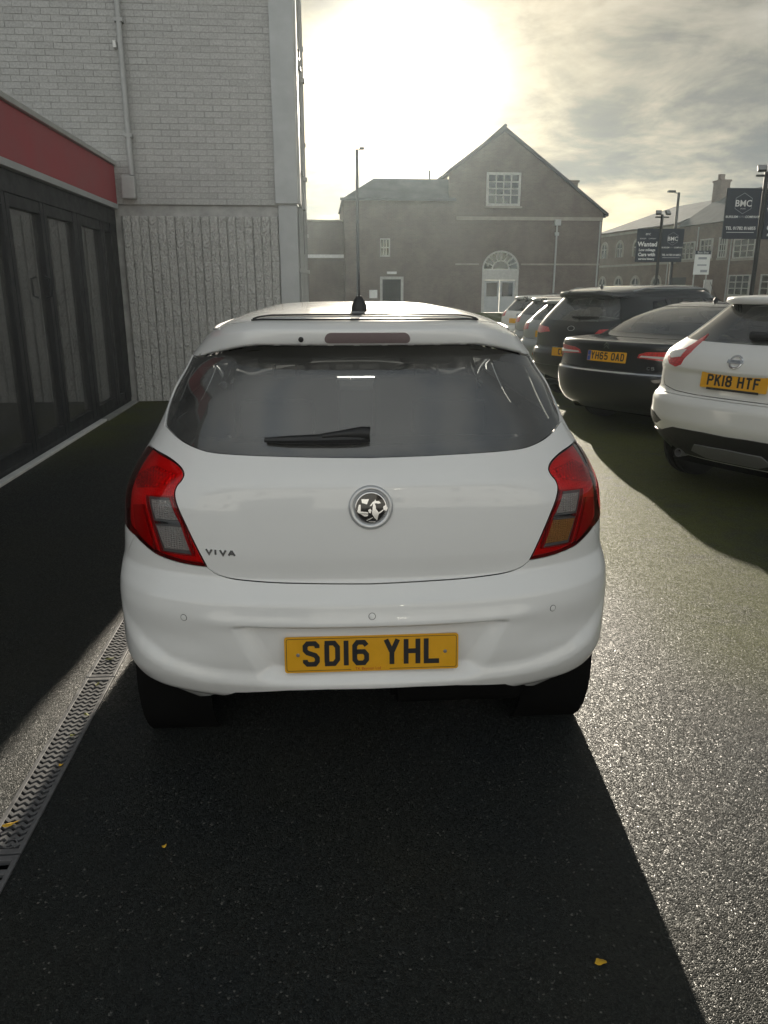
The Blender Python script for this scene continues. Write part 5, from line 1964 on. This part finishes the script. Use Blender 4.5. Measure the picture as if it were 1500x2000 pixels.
    for k, c in enumerate('C5'):
        o = link('letter', glyph_mesh(c, .034, .032, .006, M_CHROME, .003), R)
        o.matrix_local = M @ Matrix.Translation(((k - .5) * .045, 0, 0))
    uvp, _ = car.point((0, 1.62), 0)
    MB().lathe([(.03, -.005), (.028, .02), (.012, .05), (.003, .055)], 14, Matrix.Translation(uvp)).tube([Vector(uvp) + Vector((0, 0, .045)), Vector(uvp) + Vector((0, -.16, .23))], [.004, .002], 6).build('roof_aerial', M_BLKPL, R, True)

    # ---- black SUV
    tail = [(0, .76), (-.45, .765), (-.62, .79), (-.68, .90), (-.69, 1.0), (-.70, 1.08), (-.66, 1.13), (-.63, 1.28), (-.58, 1.415), (-.3, 1.418), (0, 1.418)]
    gl = [(0, 1.115), (-.35, 1.12), (-.60, 1.14), (-.61, 1.28), (-.565, 1.41), (-.3, 1.413), (0, 1.413)]
    lamp = [(-.33, .965), (-.38, 1.02), (-.75, 1.055), (-1.08, 1.08), (-1.14, 1.06), (-1.08, .99), (-.90, .955), (-.55, .935)]
    car = parked('black_suv', 'tall black SUV with sloping red lamps, parked beyond the black saloon', (3.30, 10.34, 0), radians(60), SUV, 2.7, M_BLACKP, .735, (.90, 3.54), .40, .36, .225,
                 tail, gl, [lamp], (1.12, 1.40, .30, .40), [[(.75, 1.16), (.85, 1.36), (1.15, 1.39), (1.15, 1.13)], [(1.22, 1.12), (1.22, 1.40), (1.95, 1.40), (1.95, 1.10)], [(2.03, 1.10), (2.03, 1.40), (2.5, 1.38), (3.0, 1.12)]], .80, seat=.72)
    S, R = car.S, car.root
    car.panel('spoiler', [(0, 1.427), (-.3, 1.427), (-.56, 1.427), (-.55, 1.485), (-.3, 1.51), (0, 1.515), (.3, 1.51), (.55, 1.485), (.56, 1.427), (.3, 1.427)], M_BLACKP, R, sp=.03, off=.015, inset=0, flange=.03)
    p, n = car.point((0, .70), .012)
    number_plate(car, frame_of(p, Vector((0, -.99, .05))), 'CU   ', border=False, gap=.060)
    M = car.frame((0, 1.02), .002)
    MB().lathe([(.062, -.004), (.062, .006), (.052, .006), (.052, -.004)], 30, M @ Matrix.Scale(.55, 4, (0, 1, 0)), closed=True).build('badge', M_CHROME, R, True, 50)
    wp = [car.point((u, 1.155 + .03 * abs(u)), .022)[0] for u in (-.02, .12, .25, .36)]
    MB().tube(wp, [.022, .018, .014, .008], 8).build('rear_wiper', M_BLKPL, R, True)
    car.panel('lower_valance', [(-1.0, .32), (-1.0, .52), (0, .52), (1.0, .52), (1.0, .32)], M_BLKPL, R, sp=.04, off=.008, inset=0, flange=.02)
    for s in (-1, 1):
        f = (lambda p: p) if s < 0 else mir
        car.panel('rear_reflector', f([(-.92, .64), (-.80, .64), (-.80, .60), (-.92, .60)]), M_REDPL, R, sp=.02, off=.008, inset=0, flange=.01)
        path = [car.point((S.u_at(y, 1.52, s), 1.52), .03)[0] for y in np.linspace(.6, 2.3, 10)]
        path[0] = path[0] - np.array([0, 0, .035])
        path[-1] = path[-1] - np.array([0, 0, .035])
        MB().tube(path, .014, 8).build('roof_rail', M_ALLOY, R, True)
    uvp, _ = car.point((0, 1.60), 0)
    MB().lathe([(.025, -.005), (.022, .02), (.003, .05)], 12, Matrix.Translation(uvp)).build('roof_aerial', M_BLKPL, R, True)

    # ---- three hatchbacks at the end of the row
    def hatchrow(name, label, loc, mat, hs, ws, lampz, seed, badge=False, plate=True, ls=1.0):
        tail = [(0, .735 * hs), (-.45, .74 * hs), (-.60, .78 * hs), (-.64, .95 * hs), (-.62, 1.05 * hs), (-.60, 1.2 * hs), (-.56, 1.335 * hs), (0, 1.337 * hs)]
        gl = [(0, 1.065 * hs), (-.40, 1.07 * hs), (-.58, 1.09 * hs), (-.575, 1.2 * hs), (-.54, 1.33 * hs), (0, 1.333 * hs)]
        lamp = [(-.44, lampz[0]), (-.47, lampz[1]), (-.90, lampz[1] + .02), (-1.02, lampz[1]), (-1.0, lampz[0] - .02), (-.8, lampz[0] - .05)]
        c = parked(name, label, loc, radians(60), small_hatch(hs, ws, ls), 2.3, mat, .705 * hs, (.68, 3.15), .345, .305, .19,
                   tail, gl, [lamp], (1.07 * hs, 1.33 * hs, .30, .40), [[(.85, 1.08 * hs), (1.0, 1.29 * hs), (1.55, 1.31 * hs), (1.55, 1.05 * hs)], [(1.62, 1.05 * hs), (1.62, 1.31 * hs), (2.1, 1.29 * hs), (2.6, 1.07 * hs)]], .72, seat=.64)
        p, n = c.point((0, .83 * hs), .010)
        if plate:
            number_plate(c, frame_of(p, Vector((0, -.99, .1))), '', border=False)
        M = c.frame((0, .965 * hs), .002)
        if badge:
            L, Rr = ribbon([(0, .05), (.032, 0), (0, -.05), (-.032, 0), (0, .05)], .012)
            n_ = len(L)
            b = MB().add([(q.x, q.y, .006) for q in L] + [(q.x, q.y, .006) for q in Rr] + [(q.x, q.y, 0) for q in L] + [(q.x, q.y, 0) for q in Rr],
                         [(i, i + n_, i + n_ + 1, i + 1) for i in range(n_ - 1)] + [(i, i + 1, i + 1 + 2 * n_, i + 2 * n_) for i in range(n_ - 1)] + [(i + n_, i + 3 * n_, i + 1 + 3 * n_, i + 1 + n_) for i in range(n_ - 1)]).build('badge', M_CHROME, c.root)
            b.matrix_local = M
        else:
            MB().lathe([(.045, 0), (.045, .006), (.035, .009), (.001, .009)], 20, M).build('badge', M_CHROME, c.root, True)
        wp = [c.point((u, 1.11 * hs), .02)[0] for u in (0, .12, .25, .34)]
        MB().tube(wp, [.02, .016, .012, .008], 8).build('rear_wiper', M_BLKPL, c.root, True)
        return c
    hatchrow('silver_hatchback', 'silver hatchback with diamond badge, parked just beyond the black SUV', (3.75, 13.0, 0), M_SILVP, .95, 1.07, (.86, .95), 1, badge=True, ls=1.25)
    hatchrow('grey_hatchback', 'pale grey hatchback with dark red lamps, second from the far end of the row', (4.2, 15.4, 0), M_SILVP, .96, 1.05, (.88, .99), 2)
    hatchrow('pale_hatchback', 'white hatchback parked farthest away, at the very end of the row', (4.55, 18.2, 0), M_WHITE2, .96, 1.05, (.90, 1.0), 3)


M_CHROME2 = principled('lamp_clear', (.75, .75, .74), .12, .3, coat=.8)
build_row()

# ================================================================== banners, lamp posts, sign
M_BANNER = principled('banner_navy', (.014, .020, .034), .55, noise=.1)
M_LETTER = principled('banner_white', (.70, .70, .68), .6)
M_LETGREY = principled('banner_grey', (.28, .29, .31), .6)
M_POLE = principled('black_pole', (.016, .017, .018), .45, noise=.1)
M_FLOOD = principled('floodlight_glass', (.25, .25, .25), .2, coat=.5)


def txt(s, size, parent, x, z, y=-.026, mat=None, bold=0.0, name='lettering', sx=1.0):
    o = link(name, text_mesh(s, size, mat or M_LETTER, .001, bold=bold, name=name), parent)
    o.location = (x, y, z)
    o.rotation_euler = (pi / 2, 0, 0)
    o.scale = (sx, 1, 1)
    return o


def company_banner(root, x0, x1, z0, z1, name='banner'):
    b = MB().box(x0, x1, -.022, .022, z0, z1, .004).build(name, M_BANNER, root)
    cx, H_, W_ = (x0 + x1) / 2, z1 - z0, x1 - x0
    L, R = ribbon([(cx + W_ * .27 * cos(radians(90 + 60 * k)), z1 - H_ * .30 + W_ * .27 * sin(radians(90 + 60 * k))) for k in range(7)], W_ * .012)
    n = len(L)
    MB().add([(q.x, -.0245, q.y) for q in L] + [(q.x, -.0245, q.y) for q in R], [(i, i + n, i + n + 1, i + 1) for i in range(n - 1)]).build('hexagon_mark', M_LETGREY, b)
    txt('BMC', W_ * .24, b, cx, z1 - H_ * .305, bold=.002, mat=M_LETTER)
    txt('* * *', W_ * .08, b, cx, z1 - H_ * .415)
    txt('BURSLEM', W_ * .085, b, cx - W_ * .30, z1 - H_ * .565, bold=.001)
    txt('MOTOR', W_ * .075, b, cx + W_ * .0, z1 - H_ * .565, mat=M_LETGREY)
    txt('COMPANY', W_ * .085, b, cx + W_ * .30, z1 - H_ * .565, bold=.001)
    txt('TEL 01782 816855', W_ * .115, b, cx, z1 - H_ * .79, bold=.002)
    MB().box(cx - W_ * .40, cx + W_ * .40, -.0245, -.0225, z1 - H_ * .875, z1 - H_ * .865).build('rule_line', M_LETTER, b)
    return b


def wanted_banner(root, x0, x1, z0, z1):
    b = MB().box(x0, x1, -.022, .022, z0, z1, .004).build('banner', M_BANNER, root)
    cx, H_, W_ = (x0 + x1) / 2, z1 - z0, x1 - x0
    txt('BMC', W_ * .12, b, cx, z1 - H_ * .17, mat=M_LETTER)
    txt('BURSLEM      COMPANY', W_ * .07, b, cx, z1 - H_ * .30)
    txt('Wanted', W_ * .27, b, cx, z1 - H_ * .47, bold=.006)
    txt('Low mileage', W_ * .15, b, cx, z1 - H_ * .64, bold=.003)
    txt('Cars with', W_ * .20, b, cx, z1 - H_ * .78, bold=.005)
    txt('service history', W_ * .125, b, cx, z1 - H_ * .91, bold=.003)
    return b


def banner_pole(label, px_pole, Y, z_top, left, right, yaw=0.0):
    """left/right: (builder, x0, x1, z0, z1) relative to the pole"""
    p = at_y(px_pole[0], px_pole[1], Y)
    root = empty('banner_pole', (p[0], Y, 0), yaw, label=label, category='banner sign', group='advertising banner poles')
    MB().tube([(0, 0, 0), (0, 0, z_top)], .045, 12).lathe([(.12, .0), (.12, .02), (.06, .03)], 16).build('pole', M_POLE, root, True)
    MB().box(-.22, .22, -.02, .02, z_top - .10, z_top - .06).build('cross_arm', M_POLE, root)
    for s in (-1, 1):
        f = MB().box(-.085, .085, -.03, .03, -.07, .07, .01).build('floodlight', M_POLE, root)
        f.location = (s * .15, -.06, z_top + .05)
        f.rotation_euler = (radians(-35), 0, s * radians(18))
        MB().box(-.07, .07, -.034, -.031, -.055, .055).build('floodlight_glass', M_FLOOD, f)
    for b, x0, x1, z0, z1 in (left, right):
        b(root, x0, x1, z0, z1)
        xi = x0 if abs(x0) < abs(x1) else x1
        MB().box(min(0, xi * 1.05), max(0, xi * 1.05), -.012, .012, z1 - .05, z1 - .03).box(min(0, xi * 1.05), max(0, xi * 1.05), -.012, .012, z0 + .03, z0 + .05).build('bracket', M_POLE, root)
    return root


banner_pole('black floodlight pole carrying two small navy banners, one reading Wanted', (1288, 480), 25.0, 3.75, (wanted_banner, -.76, -.05, 2.33, 3.33), (company_banner, .05, .76, 2.33, 3.33))
q0, q1 = at_y(1421, 367, 16.5), at_y(1484, 467, 16.5)
pl = at_y(1488, 415, 16.5)
banner_pole('tall black floodlight pole with a large navy company banner in front of the terrace', (1488, 415), 16.5, at_y(1490, 335, 16.5)[2], (company_banner, q0[0] - pl[0], -.06, q1[2], q0[2]), (wanted_banner, .06, pl[0] - q0[0], q1[2], q0[2]))


def lamp_post(label, pxt, Y, arm, h=None):
    p = at_y(pxt[0], pxt[1], Y)
    root = empty('lamp_post', (p[0], Y, 0), 0, label=label, category='street lamp', group='street lamps')
    z = p[2]
    MB().tube([(0, 0, 0), (0, 0, 1.2), (0, 0, 1.25), (0, 0, z)], [.11, .11, .085, .07], 10).build('post', M_STEEL, root, True)
    MB().tube([(0, 0, z - .05), (arm * .5, 0, z + .02)], .03, 8).build('arm', M_PIPE, root, True)
    MB().box(min(arm * .35, arm * 1.0), max(arm * .35, arm * 1.0), -.12, .12, z, z + .10, .03).build('lantern', M_STEEL, root, True)


lamp_post('grey street lamp standing in front of the gabled building', (697, 292), 40.0, .35)
lamp_post('grey street lamp rising behind the small Wanted banner', (1326, 376), 42.0, -.6)

# small white notice on two posts
p = at_y(1371, 512, 36.0)
root = empty('notice_sign', (p[0], 36.0, 0), 0, label='small white notice board on posts between the banner poles', category='sign')
MB().box(-.37, .37, -.02, .02, p[2] - .55, p[2] + .50, .005).build('board', M_LETTER, root)
MB().box(-.37, .37, -.028, -.022, p[2] + .34, p[2] + .50).build('header_band', M_BANNER, root)
MB().box(-.2, .2, -.026, -.022, p[2] + .12, p[2] + .22).build('printed_line', M_LETGREY, root)
MB().box(-.22, .22, -.026, -.022, p[2] - .16, p[2] - .10).build('printed_line', M_LETGREY, root)
MB().box(-.05, .28, -.026, -.022, p[2] - .45, p[2] - .34).build('printed_line', M_LETGREY, root)
txt('Base Shop', .13, root, 0, p[2] + .42, y=-.030)
for s in (-1, 1):
    MB().tube([(s * .3, .05, 0), (s * .3, .05, p[2] + .45)], .03, 8).build('post', M_PIPE, root, True)


# ================================================================== fallen leaves
M_LEAF = principled('yellow_leaf', (.62, .36, .02), .6, noise=.25, nscale=60)
M_LEAFG = principled('mossy_leaf', (.22, .22, .06), .8, noise=.3, nscale=60)


def leaf(label, pix, size, rot, ratio=.55, mat=None, z=.004, jag=.2):
    p = at_z(*pix)
    n = 12
    v, f = [(0, 0, .003)], []
    rr = random.Random(int(pix[0] * 7 + pix[1]))
    for k in range(n):
        a = 2 * pi * k / n
        r = size * (1 + rr.uniform(-jag, jag))
        v.append((r * cos(a), r * ratio * sin(a), .002 + .003 * cos(2 * a + 1)))
    for k in range(n):
        f.append((0, 1 + k, 1 + (k + 1) % n))
    b = [(x, y, zz - .0006) for x, y, zz in v]
    f2 = [tuple(i + n + 1 for i in reversed(q)) for q in f]
    rim = [(1 + k, 1 + (k + 1) % n, n + 2 + (k + 1) % n, n + 2 + k) for k in range(n)]
    o = MB().add(v + b, f + f2 + rim).build('fallen_leaf', mat or M_LEAF, None, True)
    o.location = (p[0], p[1], z)
    o.rotation_euler = (0, 0, rot)
    o['label'], o['category'], o['group'] = label, 'leaf', 'fallen leaves'


leaf('long bright yellow leaf lying across the wavy slots of the drain grate', (22, 1614), .022, .5, .28, z=.008)
leaf('tiny yellow leaf fragment on the edge of the drain grate', (120, 1498), .008, .2, .5, z=.008)
leaf('small yellow leaf scrap alone on the shaded asphalt beside the drain', (321, 1655), .007, .9, .7)
leaf('squarish yellow leaf lying alone in the car shadow', (1172, 1881), .014, -.2, .7, jag=.3)
for k, (x, y, s, lb) in enumerate([(215, 1290, .016, 'mossy leaf on the grate closest to the bumper corner'), (190, 1340, .013, 'mossy leaf on the grate just before the joint'), (170, 1400, .012, 'mossy leaf midway between grate joint and yellow fragment'), (143, 1440, .010, 'mossy leaf on the grate next to the yellow fragment')]):
    leaf(lb, (x, y), s, .4 + k, .45, M_LEAFG, z=.008, jag=.4)

# ================================================================== air
HZ = bpy.data.materials.new('haze')
HZ.use_nodes = True
t = NT(HZ.node_tree)
o_ = t.n('ShaderNodeOutputMaterial')
pv = t.n('ShaderNodeVolumePrincipled', inp={'Density': 0.00042, 'Anisotropy': 0.70})
pv.inputs['Color'].default_value = (.76, .90, .95, 1)
t.t.links.new(pv.outputs[0], o_.inputs['Volume'])
hz = MB().box(-165, 165, -85, 245, -1.2, 16).build('haze', HZ, None, kind='stuff')
hz['label'], hz['category'] = 'thin pale haze filling the whole yard', 'haze'
